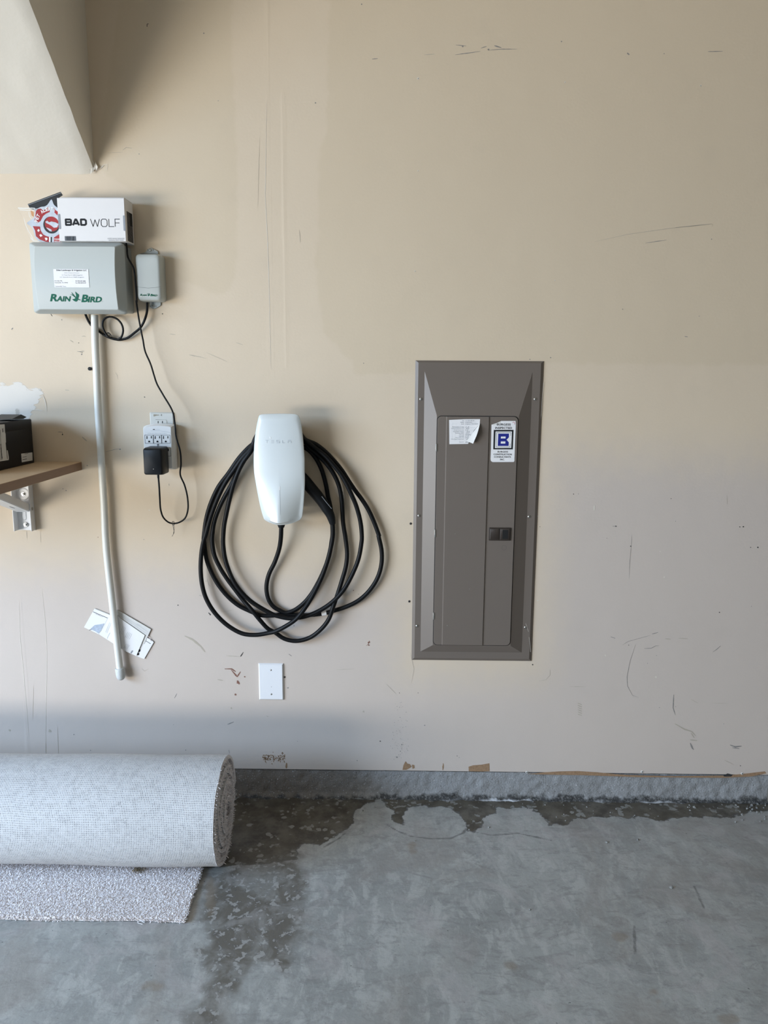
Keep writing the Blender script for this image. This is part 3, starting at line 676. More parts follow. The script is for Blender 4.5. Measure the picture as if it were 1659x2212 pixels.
# door: three vertical fields, the middle one raised
bm = bmesh.new()
sx0 = (W(965, 900, .03).x+W(954, 1392, .03).x)/2; sx1 = (W(1058, 900, .03).x+W(1042, 1394, .03).x)/2
shell(bm, rrect(dx0+.001, dx1-.001, dz0+.001, dz1-.001, .013, 8), [(0, .0262), (0, .0285), (.0006, .0292)], 0)
v = []
for x, d in ((sx0-.0008, .0291), (sx0+.0018, .0325), (sx1-.0016, .0325), (sx1, .0291)):
    v.append([bm.verts.new((x, -d, z)) for z in (dz0+.0018, dz1-.0018)])
for p, q in zip(v[:-1], v[1:]): bm.faces.new((p[0], q[0], q[1], p[1]))
bm.faces.new((v[0][0], v[3][0], v[2][0], v[1][0])); bm.faces.new((v[0][1], v[1][1], v[2][1], v[3][1]))
for k, (x, z) in enumerate((P2('Q', 568, 318, .033), P2('Q', 725, 917, .033), P2('Q', 482, 1314, .033))):
    plate(bm, circ(x, z, .0011, 7), .0325, .0327, 1)
# pressed ring (key blank)
c = P2('Q', 1100, 468, .029); bmesh_ring = circ(c[0], c[1], .0075, 24)
strokes(bm, [bmesh_ring+[bmesh_ring[0]]], .0007, .0294, 2)
door = link_mesh('door', bm, [M_panel, M_steel, mat('panel_shadow_line', (.10, .088, .084), .5, nscale=8, namp=.1)], t, smooth=20)
for (x, y) in ((943, 967), (940, 1152), (937, 1331)):
    bm = bmesh.new(); p = W(x, y, .03); box(bm, p.x-.0028, p.x+.0022, -.031, -.026, p.z-.012, p.z+.012, 0, .001, 2)
    link_mesh('hinge', bm, M_steel, door)
# latch
bm = bmesh.new(); x0, x1, z0, z1 = prect(1055.5, 1140, 1104, 1167.5, .031)
shell(bm, rrect(x0, x1, z0, z1, .002, 3), [(0, .028), (0, .0315), (.0012, .0330)], 0)
xm = x0+(x1-x0)*.48
shell(bm, rrect(x0+.003, xm-.001, z0+.003, z1-.003, .002, 3), [(0, .0328), (0, .0342), (.0008, .0348)], 0)
shell(bm, rrect(xm+.002, x1-.004, z0+.003, z1-.003, .002, 3), [(0, .0328), (0, .0350), (.0006, .0354)], 0)
shell(bm, rrect(xm+.009, x1-.009, z0+.0065, z1-.0065, .001, 3), [(0, .0353), (0, .0356)], 1)
latch = link_mesh('latch', bm, [M_latch, mat('latch_hollow', (.004, .004, .004), .7, nscale=9, namp=.1)], door); latch['label'] = 'dark brown slide latch'
# stickers
def curl(x, z):
    return 0
bm = bmesh.new()
D0 = .0328
q = lambda x, y, d=D0: (lambda p: (p.x, p.z))(W(*px('U', x, y), d))
poly = [q(250, 225), q(255, 660), q(590, 655), q(690, 420), q(800, 290), q(805, 210), q(520, 212)]
plate(bm, poly, D0, D0+.0003, 0)
# curled lower right corner folding towards the room
ca, cb = Vector(q(800, 290)), Vector(q(600, 655)); tip = [Vector(q(740, 430)), Vector(q(705, 560)), Vector(q(675, 640))]
prev = None
L = 10
for i in range(L+1):
    u = i/L; e = ca.lerp(cb, u); out_ = Vector(q(800+(672-800)*u, 290+(645-290)*u+18*math.sin(math.pi*u)))
    wv = math.sin(math.pi*min(u, .75))*1.0+.12
    row = []
    for k in range(7):
        s = k/6; lift = .015*(s**1.3)*wv
        # sheet turns up and slightly back over itself
        g = Vector(q(800+(560-800)*u, 290+(600-290)*u))
        p = g.lerp(out_, s)
        row.append(bm.verts.new((p.x, -(D0+.0004+lift), p.y)))
    if prev:
        for k in range(6): f = bm.faces.new((prev[k], prev[k+1], row[k+1], row[k])); f.material_index = 2
    prev = row
rows = [(520, 700, 238, 'Date', '11-22-2010'), (520, 660, 268, 'Builder', 'Cannon'), (520, 770, 298, 'Subdiv', 'Legacy NorthPt'),
        (518, 610, 352, 'Wall Insulation R-value', '13'), (518, 610, 380, 'Ceiling Insulated R-value', '30'), (518, 590, 408, 'Garage Insul R-value', '13'), (518, 620, 434, 'Fenestration U-Factor', '.34'),
        (518, 620, 461, 'Fenestration SHGC', '.27'), (518, 650, 488, 'Water Type', 'Gas/Elec'), (518, 600, 516, 'Value SEER', '13'), (518, 620, 543, 'Water Heater Type', 'Gas'), (518, 620, 570, 'Water Heater Energy Factor', '.62'), (515, 640, 622, 'Inspector', 'BCC')]
for (xr, xl, y, s1, s2) in rows:
    wd = min(235, 9.3*len(s1)); a0 = q(xr-wd, y+7); a1 = q(xr, y-8); text_into(bm, s1, a0[0], a1[0], a0[1], a1[1], D0+.0006, 1, bold=.01)
    a0 = q(540, y+9); a1 = q(xl, y-11); text_into(bm, s2, a0[0], a1[0], a0[1], a1[1], D0+.0006, 1, shear=.3)
    a0 = q(535, y+10); a1 = q(max(xl, 740-max(0, y-300)*.4), y+10); strokes(bm, [[a0, a1]], .00025, D0+.0005, 1)
for ln in ([q(320, 270), q(305, 380), q(300, 470), q(312, 560)], [q(360, 470), q(350, 600)], [q(438, 590), q(438, 650)]): strokes(bm, [ln], .00025, D0+.0005, 3)
st = link_mesh('sticker', bm, [M_paper, M_inkg, M_paper2, M_inkl], door, smooth=40); st['label'] = 'white typed insulation sticker with a curled corner'
bm = bmesh.new(); D1 = .0295
q = lambda x, y, d=D1: (lambda p: (p.x, p.z))(W(*px('U', x, y), d))
plate(bm, [q(1185, 243), q(1440, 243), q(1446, 300), q(1432, 620), q(1420, 960), q(1408, 978), q(1030, 980), q(1000, 962), q(992, 930), q(1000, 740), q(1010, 310), q(1110, 278)], D1, D1+.0004, 0)
plate(bm, [q(1010, 315), q(1110, 282), q(1180, 250), q(1168, 300), q(1080, 318)], D1+.0004, D1+.0007, 4)
E = D1+.0007
def tx(s, x0, y0, x1, y1, mi=1, b=.02):
    a0 = q(x0, y1); a1 = q(x1, y0); text_into(bm, s, a0[0], a1[0], a0[1], a1[1], E, mi, bold=b)
tx('BURGESS', 1105, 288, 1355, 325); tx('INSPECTED', 1075, 350, 1378, 387)
tx('BURGESS', 1117, 783, 1305, 808); tx('CONSTRUCTION', 1043, 828, 1374, 855); tx('CONSULTANTS', 1055, 874, 1358, 901); tx('INC.', 1163, 920, 1245, 948)
plate(bm, [q(1050, 403), q(1403, 403), q(1390, 752), q(1040, 752)], E, E+.0001, 2)
plate(bm, [q(1082, 432), q(1375, 432), q(1362, 726), q(1070, 728)], E+.0001, E+.0002, 0)
for ln in ([q(1352, 505), q(1354, 452), q(1100, 452), q(1092, 708), q(1340, 708), q(1343, 650)],): strokes(bm, [ln], .0009, E+.0003, 1)
plate(bm, [q(1130, 470), q(1322, 470), q(1320, 535), q(1278, 580), q(1318, 625), q(1315, 690), q(1120, 690)], E+.0003, E+.0004, 3)
plate(bm, [q(1178, 522), q(1262, 522), q(1260, 556), q(1176, 556)], E+.0004, E+.0005, 0); plate(bm, [q(1176, 610), q(1258, 610), q(1256, 648), q(1174, 648)], E+.0004, E+.0005, 0)
strokes(bm, [[q(1385, 275), q(1405, 262), q(1425, 275), q(1425, 305)]], .0016, E, 5)
st = link_mesh('sticker', bm, [M_paper, M_ink, M_ink, M_blue, M_paper2, mat('pink_mark', (.55, .25, .28), .7, nscale=9, namp=.1)], door, smooth=0); st['label'] = 'white inspection sticker with a blue letter B in a black square'
for (x, y) in ((909, 862), (1156, 862), (905, 1114), (1143, 1116), (901, 1352), (1135, 1355)):
    bm = bmesh.new(); p = W(x, y, .008); screw(bm, p.x, p.z, .0078, .0046, 0, 1); link_mesh('screw', bm, [M_steel, M_dark], t, smooth=60)
for c_, pts in (('Q', [(1372, 1440), (1380, 1500), (1388, 1600)]), ('Q', [(1335, 1290), (1350, 1330), (1365, 1380)])):
    bm = bmesh.new(); strokes(bm, [PL(c_, pts, .0085)], .0008, .0086, 0); link_mesh('paint_chip', bm, M_pale, t, smooth=0)
for c_, pts in (('P', [(132, 340), (130, 470), (128, 640), (126, 760)]), ('P', [(1530, 330), (1515, 480), (1508, 640), (1490, 800), (1482, 980)]), ('Q', [(1408, 960), (1406, 1120)])):
    bm = bmesh.new(); strokes(bm, [PL(c_, pts, .003)], .0009, .0032, 0); link_mesh('paint_chip', bm, M_pale, t, smooth=0)

# ------------------------------------------------------------------ wall charger
cp = lambda x, y, d=.10: (lambda p: (p.x, p.z))(W(*px('E', x, y), d))
outl = [(590, 2103), (460, 2083), (325, 2020), (290, 1960), (240, 1780), (195, 1560), (160, 1360), (142, 1180), (135, 950), (145, 720), (165, 520), (195, 350), (222, 240), (250, 205), (330, 192), (590, 186), (800, 190), (880, 205), (915, 240), (945, 330), (972, 530), (992, 740), (1008, 960), (1010, 1150), (1008, 1400), (990, 1720), (970, 1920), (945, 1990), (890, 2030), (740, 2085)]
O = smooth_outline([cp(x, y, .112 if y > 1200 else .104) for x, y in outl], 4)
ccx = sum(p[0] for p in O)/len(O); x0, x1, z0, z1 = bb(O); ccx = (x0+x1)/2; ccz = (z0+z1)/2; hw = (x1-x0)/2
t = thing('wall_charger', (ccx, 0, z0), 'tall white glossy car charger on the wall with a thick black cable looped around it', 'car charger')
def crown(x, z):
    v = (z-z0)/(z1-z0); u = (x-ccx)/(hw*(1-.30*max(0, .45-v)/.45))
    k = max(0, min(1, (.52-v)/.50)); k = k*k*(3-2*k)
    rnd_ = .010*(1-min(1, abs(u))**2.2)
    fold = .022*(1-min(1, math.sqrt(u*u+.004)))*k
    top = -.010*max(0, v-.55)**1.5
    return max(0, rnd_+fold*max(0, 1))+top*0
bm = bmesh.new()
shell(bm, O, [(.010, .086), (.0008, .091), (0, .098), (.0008, .1005)], 0, cap=False)
shell(bm, O, [(.0008, .1005), (.0022, .1015)], 1, cap=True, crings=16, hfun=crown, centre=(ccx, ccz), capmi=1)
shell(bm, list(O), [(.010, .086), (.04, .086)], 0, cap=True)
cov = link_mesh('front_cover', bm, [M_rim, M_gloss], t, smooth=50)
cov['label'] = 'glossy white front glass'
cf = lambda x, z: crown(x, z)*1.0
base_d = .1016
bm = bmesh.new()
lx = [(345, 395), (445, 490), (535, 585), (635, 675), (728, 780)]
def st_box(i):
    a = cp(lx[i][0], 683, .11); b = cp(lx[i][1], 640, .11); return a[0], b[0], a[1], b[1]
def gl(i, lines):
    a, b, c_, d_ = st_box(i); strokes(bm, [[(a+(b-a)*x, c_+(d_-c_)*y) for x, y in ln] for ln in lines], .0011, base_d+.0005, 0, cf)
gl(0, [[(0, 1), (1, 1)], [(.5, .85), (.5, 0)]]); gl(1, [[(0, 1), (1, 1)], [(0, .5), (1, .5)], [(0, 0), (1, 0)]])
gl(2, [[(1, 1), (0, 1), (0, .5), (1, .5), (1, 0), (0, 0)]]); gl(3, [[(0, 1), (0, 0), (1, 0)]]); gl(4, [[(0, 1), (1, 1)], [(0, .6), (1, .6)], [(0, .6), (0, 0)], [(1, .6), (1, 0)]])
link_mesh('lettering', bm, M_inkl, cov, smooth=0)
bm = bmesh.new()
ln = [cp(x, y, .13) for x, y in ((573, 1440), (576, 1500), (582, 1600), (588, 1700), (592, 1800), (596, 1910))]
strokes(bm, [ln[1:]], .0007, base_d+.0004, 0, cf); strokes(bm, [ln[:2]], .0022, base_d+.0004, 1, cf)
link_mesh('status_light', bm, [M_inkl, M_paper], cov, smooth=0)
for pl_ in ([(150, 1052), (172, 1066), (242, 1142), (225, 1150), (180, 1118), (150, 1085)], [(412, 572), (436, 575), (446, 606), (425, 612), (415, 600)], [(240, 700), (300, 735), (355, 748), (300, 742)]):  # reflections of the protective film, drawn as pale slivers on the cover
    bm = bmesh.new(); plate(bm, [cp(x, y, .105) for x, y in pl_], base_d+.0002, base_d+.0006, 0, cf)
    link_mesh('film_glint', bm, M_rim, cov, smooth=0)
# housing behind the cover, hub that carries the cable, holster
bm = bmesh.new()
shell(bm, [(ccx+(x-ccx)*.72, ccz+(z-ccz)*.80-.004) for x, z in O], [(0, .0), (0, .02), (.006, .026), (.006, .060), (0, .066), (-.012, .088)], 0, cap=True)
link_mesh('housing', bm, M_hous, t, smooth=40)
# the cable as one run (positions read off each crossing)
def c(cr, x, y, d): return PW(cr, x, y, d)
hub = lambda k, x, y, d: W(x, y, d)
runs = [c('E', 615, 2060, .045), c('E', 612, 2150, .045), c('A', 1410, 60, .040), c('A', 1385, 250, .030), c('A', 1310, 480, .022), c('A', 1215, 680, .018), c('A', 1178, 830, .016), c('A', 1176, 960, .015), c('A', 1215, 1110, .014), c('A', 1300, 1220, .014), c('A', 1400, 1275, .014),
        c('B', 330, 1030, .014), c('B', 440, 1000, .014), c('B', 560, 915, .014), c('B', 660, 800, .013), c('B', 750, 650, .013), c('B', 830, 480, .013), c('B', 900, 280, .013), c('B', 925, 120, .013), c('D', 650, 1950, .013), c('D', 640, 1700, .013), c('D', 610, 1450, .013),
        c('D', 565, 1250, .014), c('D', 540, 1100, .015), c('D', 500, 930, .017), c('D', 445, 760, .018), c('D', 350, 580, .020), c('D', 220, 430, .022), W(655, 965, .022),
        W(635, 950, .024), W(602, 941, .026), W(572, 946, .030), W(549, 962, .038),
        c('C', 1120, 420, .044), c('C', 960, 640, .044), c('C', 850, 870, .042), c('C', 775, 1080, .040), c('C', 715, 1300, .036), c('C', 640, 1640, .030), c('C', 590, 1900, .026), c('C', 572, 2150, .024),
        c('A', 468, 180, .024), c('A', 490, 380, .026), c('A', 545, 580, .028), c('A', 640, 800, .032), c('A', 770, 980, .032), c('A', 930, 1130, .031), c('A', 1100, 1240, .030), c('A', 1300, 1345, .030), c('B', 250, 1075, .030), c('B', 380, 1100, .030),
        c('B', 520, 1090, .030), c('B', 680, 1045, .030), c('B', 850, 955, .030), c('B', 980, 850, .032), c('B', 1090, 720, .032), c('B', 1190, 540, .030), c('B', 1270, 340, .028), c('B', 1310, 120, .028), c('D', 1175, 2000, .028), c('D', 1155, 1750, .030),
        c('D', 1080, 1450, .034), c('D', 985, 1220, .040), c('D', 900, 1040, .042), c('D', 800, 870, .042), c('D', 680, 720, .042), c('D', 520, 540, .042), c('D', 330, 390, .040), W(662, 953, .040), W(640, 936, .040), W(602, 925, .038), W(568, 934, .034), W(548, 957, .026),
        c('C', 1060, 480, .022), c('C', 930, 700, .021), c('C', 810, 930, .020), c('C', 720, 1110, .020), c('C', 600, 1320, .018), c('C', 480, 1570, .017), c('C', 390, 1840, .017), c('C', 352, 2120, .017),
        c('A', 288, 150, .017), c('A', 325, 370, .017), c('A', 420, 580, .016), c('A', 540, 770, .015), c('A', 660, 930, .014), c('A', 790, 1100, .014), c('A', 930, 1260, .022), c('A', 1060, 1420, .022), c('A', 1200, 1570, .018), c('B', 200, 1280, .018), c('B', 320, 1360, .018), c('B', 470, 1390, .020),
        c('B', 640, 1350, .022), c('B', 790, 1240, .028), c('B', 890, 1110, .032), c('B', 950, 940, .034), c('B', 1000, 800, .018), c('B', 1060, 610, .016), c('B', 1110, 430, .015), c('B', 1125, 270, .015), c('B', 1105, 80, .015), c('D', 880, 1990, .015),
        c('D', 840, 1740, .016), c('D', 825, 1480, .017), c('D', 805, 1260, .018), c('D', 760, 1060, .020), c('D', 670, 860, .023), c('D', 560, 700, .026), c('D', 400, 530, .026), c('D', 240, 400, .026), W(660, 956, .026), W(640, 938, .014), W(602, 929, .012), W(570, 938, .012), W(548, 958, .012),
        c('C', 1080, 340, .012), c('C', 880, 560, .012), c('C', 680, 850, .011), c('C', 480, 1120, .011), c('C', 330, 1440, .010), c('C', 240, 1740, .010), c('C', 200, 2000, .010), c('C', 185, 2180, .010),
        c('A', 155, 130, .010), c('A', 170, 280, .010), c('A', 200, 450, .009), c('A', 285, 670, .009), c('A', 400, 870, .009), c('A', 550, 1050, .009), c('A', 720, 1190, .009), c('A', 900, 1280, .009), c('A', 1080, 1350, .010), c('A', 1260, 1355, .010), c('B', 300, 1055, .028*.5), c('B', 520, 1062, .012),
        c('B', 680, 1055, .012), c('B', 840, 1035, .012), c('B', 980, 995, .012), c('B', 1130, 945, .014), c('B', 1280, 865, .014), c('B', 1410, 745, .015), c('B', 1510, 590, .016), c('B', 1562, 420, .017), c('B', 1567, 240, .018), c('B', 1525, 30, .018),
        c('D', 1490, 1990, .018), c('D', 1400, 1740, .018), c('D', 1290, 1500, .018), c('D', 1170, 1310, .018), c('D', 1050, 1150, .018), c('D', 930, 970, .020), c('D', 820, 800, .022), c('D', 700, 650, .026), c('D', 540, 480, .028), c('D', 350, 330, .030), c('D', 150, 240, .034), W(640, 925, .050), W(602, 912, .052), W(568, 924, .046), W(550, 950, .032),
        c('C', 1150, 330, .030), c('C', 960, 540, .028), c('C', 790, 780, .026), c('C', 620, 1030, .024), c('C', 470, 1330, .024), c('C', 350, 1640, .024), c('C', 270, 1900, .026), c('C', 215, 2100, .026),
        c('A', 160, 100, .026), c('A', 125, 260, .026), c('A', 105, 450, .026), c('A', 103, 640, .026), c('A', 125, 850, .026), c('A', 180, 1050, .026), c('A', 280, 1240, .026), c('A', 420, 1410, .028), c('A', 590, 1550, .030), c('A', 790, 1650, .032), c('A', 1000, 1670, .034), c('A', 1200, 1640, .036),
        c('B', 200, 1270, .040), c('B', 340, 1200, .046), c('B', 470, 1110, .050), c('B', 570, 990, .048), c('B', 660, 850, .042), c('B', 750, 680, .036), c('B', 820, 520, .034), c('B', 880, 340, .034), c('B', 925, 150, .036), c('D', 655, 1950, .038), c('D', 650, 1740, .040), c('D', 640, 1700, .041)]
bm = bmesh.new()
tube(bm, spline(runs, .007), .0070, n=12)
cabo = link_mesh('cable', bm, M_black, t, smooth=60); cabo['label'] = 'thick black charging cable hung in four loops'
bm = bmesh.new(); p, q_ = c('B', 800, 1042, .012), c('B', 862, 1032, .012); tube(bm, [p, q_], .0076, n=14)
link_mesh('cable_tag', bm, M_paper, cabo, smooth=60)
bm = bmesh.new(); p = c('E', 613, 2085, .045); tube(bm, [p+Vector((0, 0, .03)), p, p+Vector((0, 0, -.008))], .010, n=16, radii=[.012, .012, .009]); link_mesh('cable_gland', bm, M_blackp, t)
# plug handle
hp = [(-60, 790, .055), (60, 880, .052), (160, 990, .050), (260, 1110, .048), (370, 1240, .047), (470, 1370, .046), (545, 1490, .045), (600, 1580, .043), (630, 1660, .042), (648, 1740, .041), (652, 1765, .041)]
hr = [.016, .0175, .0180, .0180, .0175, .0165, .0155, .0140, .0125, .0100, .0085]
P_ = spline([c('D', x, y, d) for x, y, d in hp], .006)
LN = [0]
for a_, b_ in zip(P_[:-1], P_[1:]): LN.append(LN[-1]+(b_-a_).length)
key = [c('D', x, y, d) for x, y, d in hp]; kl = [0]
for a_, b_ in zip(key[:-1], key[1:]): kl.append(kl[-1]+(b_-a_).length)
rr = [float(np.interp(l*kl[-1]/LN[-1], kl, hr)) for l in LN]
bm = bmesh.new(); tube(bm, P_, .01, n=20, radii=rr)
tube(bm, [c('D', 585, 1755, .041), c('D', 706, 1728, .041)][:0] or [c('D', 650, 1735, .041), c('D', 652, 1760, .041)], .0085, n=16)
hd = link_mesh('plug_handle', bm, M_blackp, t, smooth=60)
bm = bmesh.new(); tube(bm, spline([c('D', 455, 1262, .060), c('D', 540, 1370, .059), c('D', 632, 1482, .055)], .004), .0010, n=6); link_mesh('grip_seam', bm, M_inkg, hd)

# ------------------------------------------------------------------ irrigation controller
fr = [P2('R', x, y, .10) for x, y in ((190, 612), (1020, 625), (1050, 1282), (225, 1262))]
x0 = P2('R', 172, 900, .07)[0]; x1 = P2('R', 1150, 900, .06)[0]; z1 = P2('R', 700, 595, .05)[1]; z0 = P2('R', 700, 1322, .05)[1]
CTRL = t = thing('irrigation_controller', ((x0+x1)/2, 0, z0), 'pale grey plastic irrigation controller box with green bird logo and white sticker', 'irrigation controller')
fx0_, fx1_ = fr[0][0], P2('R', 1040, 900, .10)[0]; fz0, fz1 = (fr[2][1]+fr[3][1])/2, (fr[0][1]+fr[1][1])/2
bm = bmesh.new()
shell(bm, rrect(x0+.004, x1-.002, z0+.006, z1-.004, .008), [(0, 0), (0, .058), (.002, .060)], 0)
link_mesh('back_box', bm, M_grey2, t)
czc = (z0+z1)/2; hh = (z1-z0)/2; CX1, CZ1 = x1, z1
def bow(x, z): return .016*(1-((z-czc)/hh)**2)
bm = bmesh.new()
shell(bm, rrect(x0, x1, z0, z1, .012), [(.003, .052), (0, .055), (0, .066), (.003, .072)], 0, cap=False)
O2 = dens(rrect(fx0_, fx1_, fz0, fz1, .004))
_cx, _cz = (fx0_+fx1_)/2, (fz0+fz1)/2
def _outer(x, z):
    u = (x-fx0_)/(fx1_-fx0_); v = (z-fz0)/(fz1-fz0); return (x0+.003+(x1-x0-.006)*u, z0+.003+(z1-z0-.006)*v)
O1 = [_outer(x, z) for x, z in O2]
A = [bm.verts.new((x, -.072, z)) for x, z in O1]; Bv = [bm.verts.new((x, -(.084+bow(x, z)), z)) for x, z in O2]
nO = len(A)
for k in range(nO): bm.faces.new((A[k], A[(k+1) % nO], Bv[(k+1) % nO], Bv[k]))
shell(bm, O2, [(0, .084, 1), (.0015, .0855, 1)], 1, cap=True, crings=14, hfun=bow, centre=((fx0_+fx1_)/2, czc), capmi=1)
cov = link_mesh('cover', bm, [M_grey2, M_grey], t, smooth=22)
bf = lambda x, z: bow(x, z)
bm = bmesh.new(); D = .0862
a0 = P2('L', 160, 900, .10); a1 = P2('L', 1250, 685, .10)
logo(bm, a0[0], a1[0], a0[1], a1[1], D, 0, bf)
rg_ = circ(*P2('L', 1270, 885, .10), .0012, 10); strokes(bm, [rg_+[rg_[0]]], .0002, D, 0, bf)
link_mesh('logo', bm, M_green, cov, smooth=0)
bm = bmesh.new()
q = lambda x, y, d=.10: (lambda p: (p.x, p.z))(W(*px('L', x, y), d))
P4 = [q(255, 205), q(985, 208), q(998, 230), q(1010, 575), q(985, 595), q(290, 592), q(270, 575), q(250, 225)]
# sticker follows the bowed front: sliced in strips
zs0, zs1 = q(0, 592)[1], q(0, 206)[1]
NS = 8
for k in range(NS):
    za, zb = zs0+(zs1-zs0)*k/NS, zs0+(zs1-zs0)*(k+1)/NS
    def ex(z): f = (z-zs0)/(zs1-zs0); return (q(275, 592)[0]*(1-f)+q(250, 210)[0]*f, q(1010, 592)[0]*(1-f)+q(990, 210)[0]*f)
    (la, ra), (lb, rb) = ex(za), ex(zb)
    bm.faces.new([bm.verts.new((x, -(D+.0002+bow(x, z)), z)) for x, z in ((la, za), (ra, za), (rb, zb), (lb, zb))])
def tx(s, x0, y0, x1, y1, mi=1, b=.0):
    a0 = q(x0, y1); a1 = q(x1, y0); text_into(bm, s, a0[0], a1[0], a0[1], a1[1], D+.0005, mi, bold=b, dfun=bf)
tx('Eden Landscape & Irrigation LLC', 320, 218, 955, 258, 1, .015)
tx('Dale Adams (Owner)', 490, 282, 800, 304, 2); tx('Lic. Texas Dept # 16686 (Irrigation)', 435, 325, 862, 350, 2); tx('LIC. Statewide Ent # 17068R (Irrigation)', 395, 370, 898, 395, 2)
tx('P.O. Box 792', 283, 448, 438, 470); tx('Fayetteville, TX 78940', 283, 488, 555, 510); tx('PH 940-369-4000', 722, 452, 930, 474); tx('Fax 940-369-8147', 722, 490, 942, 512); tx('Stickersville, Texas', 295, 562, 515, 585, 2)
link_mesh('sticker', bm, [M_paper, M_ink, M_inkg], cov, smooth=0)['label'] = 'white contractor sticker'
bm = bmesh.new(); p = P2('L', 1575, 608, .09); plate(bm, circ(p[0], p[1], .0014, 8), .0795, .083, 0); link_mesh('keyhole', bm, M_dark, cov)
bm = bmesh.new(); tube(bm, spline([PW('H', 820, 58, .05), PW('H', 900, 62, .05), PW('H', 960, 58, .048), PW('H', 980, 90, .04), PW('H', 1000, 112, .03)], .004), .0009, n=6)
link_mesh('loose_wire', bm, M_blackp, t)

# transformer box and its cord --------------------------------------------
q = lambda x, y, d=.045: (lambda p: (p.x, p.z))(W(*px('M', x, y), d))
a = q(450, 365); b = q(1225, 1790); x0, x1 = (q(450, 900)[0]+q(490, 1600)[0])/2, (q(1165, 600)[0]+q(1222, 1600)[0])/2; z1, z0 = a[1], b[1]
t = thing('transformer_box', ((x0+x1)/2, 0, z0), 'small upright pale grey plastic box with green logo right of the big controller', 'transformer')
bm = bmesh.new(); cz2 = (z0+z1)/2; cx2 = (x0+x1)/2
shell(bm, dens(rrect(x0-.001, x1+.003, z0-.001, z1-.001, .012)), [(0, 0), (0, .030), (.002, .042), (.005, .047)], 0, crings=6, hfun=lambda x, z: .003*(1-((x-cx2)/((x1-x0)/2))**2))
body = link_mesh('case', bm, M_grey, t, smooth=50)
bm = bmesh.new(); hf = lambda x, z: .003*(1-((x-cx2)/((x1-x0)/2))**2)
pts = [q(500, 1372), q(620, 1398), q(850, 1420), q(1080, 1400), q(1215, 1372)]
strokes(bm, [pts], .0008, .0474, 0, hf); link_mesh('lid_seam', bm, mat('seam_grey', (.16, .17, .17), .6, nscale=9, namp=.05), body, smooth=0)
bm = bmesh.new(); a0 = q(600, 1662); a1 = q(1110, 1570); logo(bm, a0[0], a1[0], a0[1], a1[1], .0476, 0, hf); link_mesh('logo', bm, M_green, body, smooth=0)
for pts_, cxy in (([(560, 380), (740, 330), (800, 240), (900, 215), (960, 235), (1100, 310), (1110, 385)], (885, 268)), ([(850, 1800), (1190, 1840), (1180, 1930), (1050, 2010), (960, 2030), (880, 1990)], (965, 1950))):
    bm = bmesh.new(); plate(bm, [q(x, y, .01) for x, y in pts_], 0, .005, 0)
    p = q(*cxy, .01); screw(bm, p[0], p[1], .005, .0042, 1, 2)
    rg_ = circ(p[0], p[1], .0062, 18); strokes(bm, [rg_+[rg_[0]]], .0010, .0052, 0)
    for dx in (-.0085, .0085): plate(bm, [(p[0]+dx-.0006, p[1]-.002), (p[0]+dx+.0006, p[1]-.002), (p[0]+dx+.0006, p[1]+.002), (p[0]+dx-.0006, p[1]+.002)], .005, .0053, 2)
    link_mesh('mounting_tab', bm, [M_grey2, M_steel, M_dark], t, smooth=30)
k_ = lambda x, y, d: PW('K', x, y, d)
bm = bmesh.new()
cable(bm, [k_(936, 78, .022), k_(937, 90, .022), k_(932, 200, .020), k_(900, 310, .018), k_(850, 400, .014), k_(770, 470, .013), k_(680, 535, .012), k_(590, 558, .010), k_(500, 545, .010), k_(420, 515, .009), k_(320, 450, .0055), k_(215, 365, .0050), k_(170, 290, .007), k_(150, 240, .010), k_(146, 226, .014)], .0036, n=10)
cable(bm, [k_(560, 553, .016), k_(600, 530, .018), k_(628, 440, .020), k_(605, 350, .020), k_(540, 285, .020), k_(450, 262, .020), k_(380, 300, .020), k_(365, 380, .020), k_(395, 460, .018), k_(445, 525, .017), k_(500, 540, .016), k_(560, 553, .016)], .0030, n=10)
cord = link_mesh('cord', bm, M_black, CTRL, smooth=60); cord['label'] = 'black cord with one small coil hanging under the box'
bm = bmesh.new(); p = k_(455, 505, .014); rg3 = [p+Vector((.006*math.cos(a)-.002*math.sin(a), -.005*math.sin(a)-.002, .010*math.cos(a)*0+.009*math.sin(a))) for a in [k*.5 for k in range(13)]]; tube(bm, rg3, .0010, n=6)
tube(bm, [p, p+Vector((.004, -.008, .006)), p+Vector((-.004, -.010, .008))], .0008, n=6)
link_mesh('wire_tie', bm, M_black, cord)

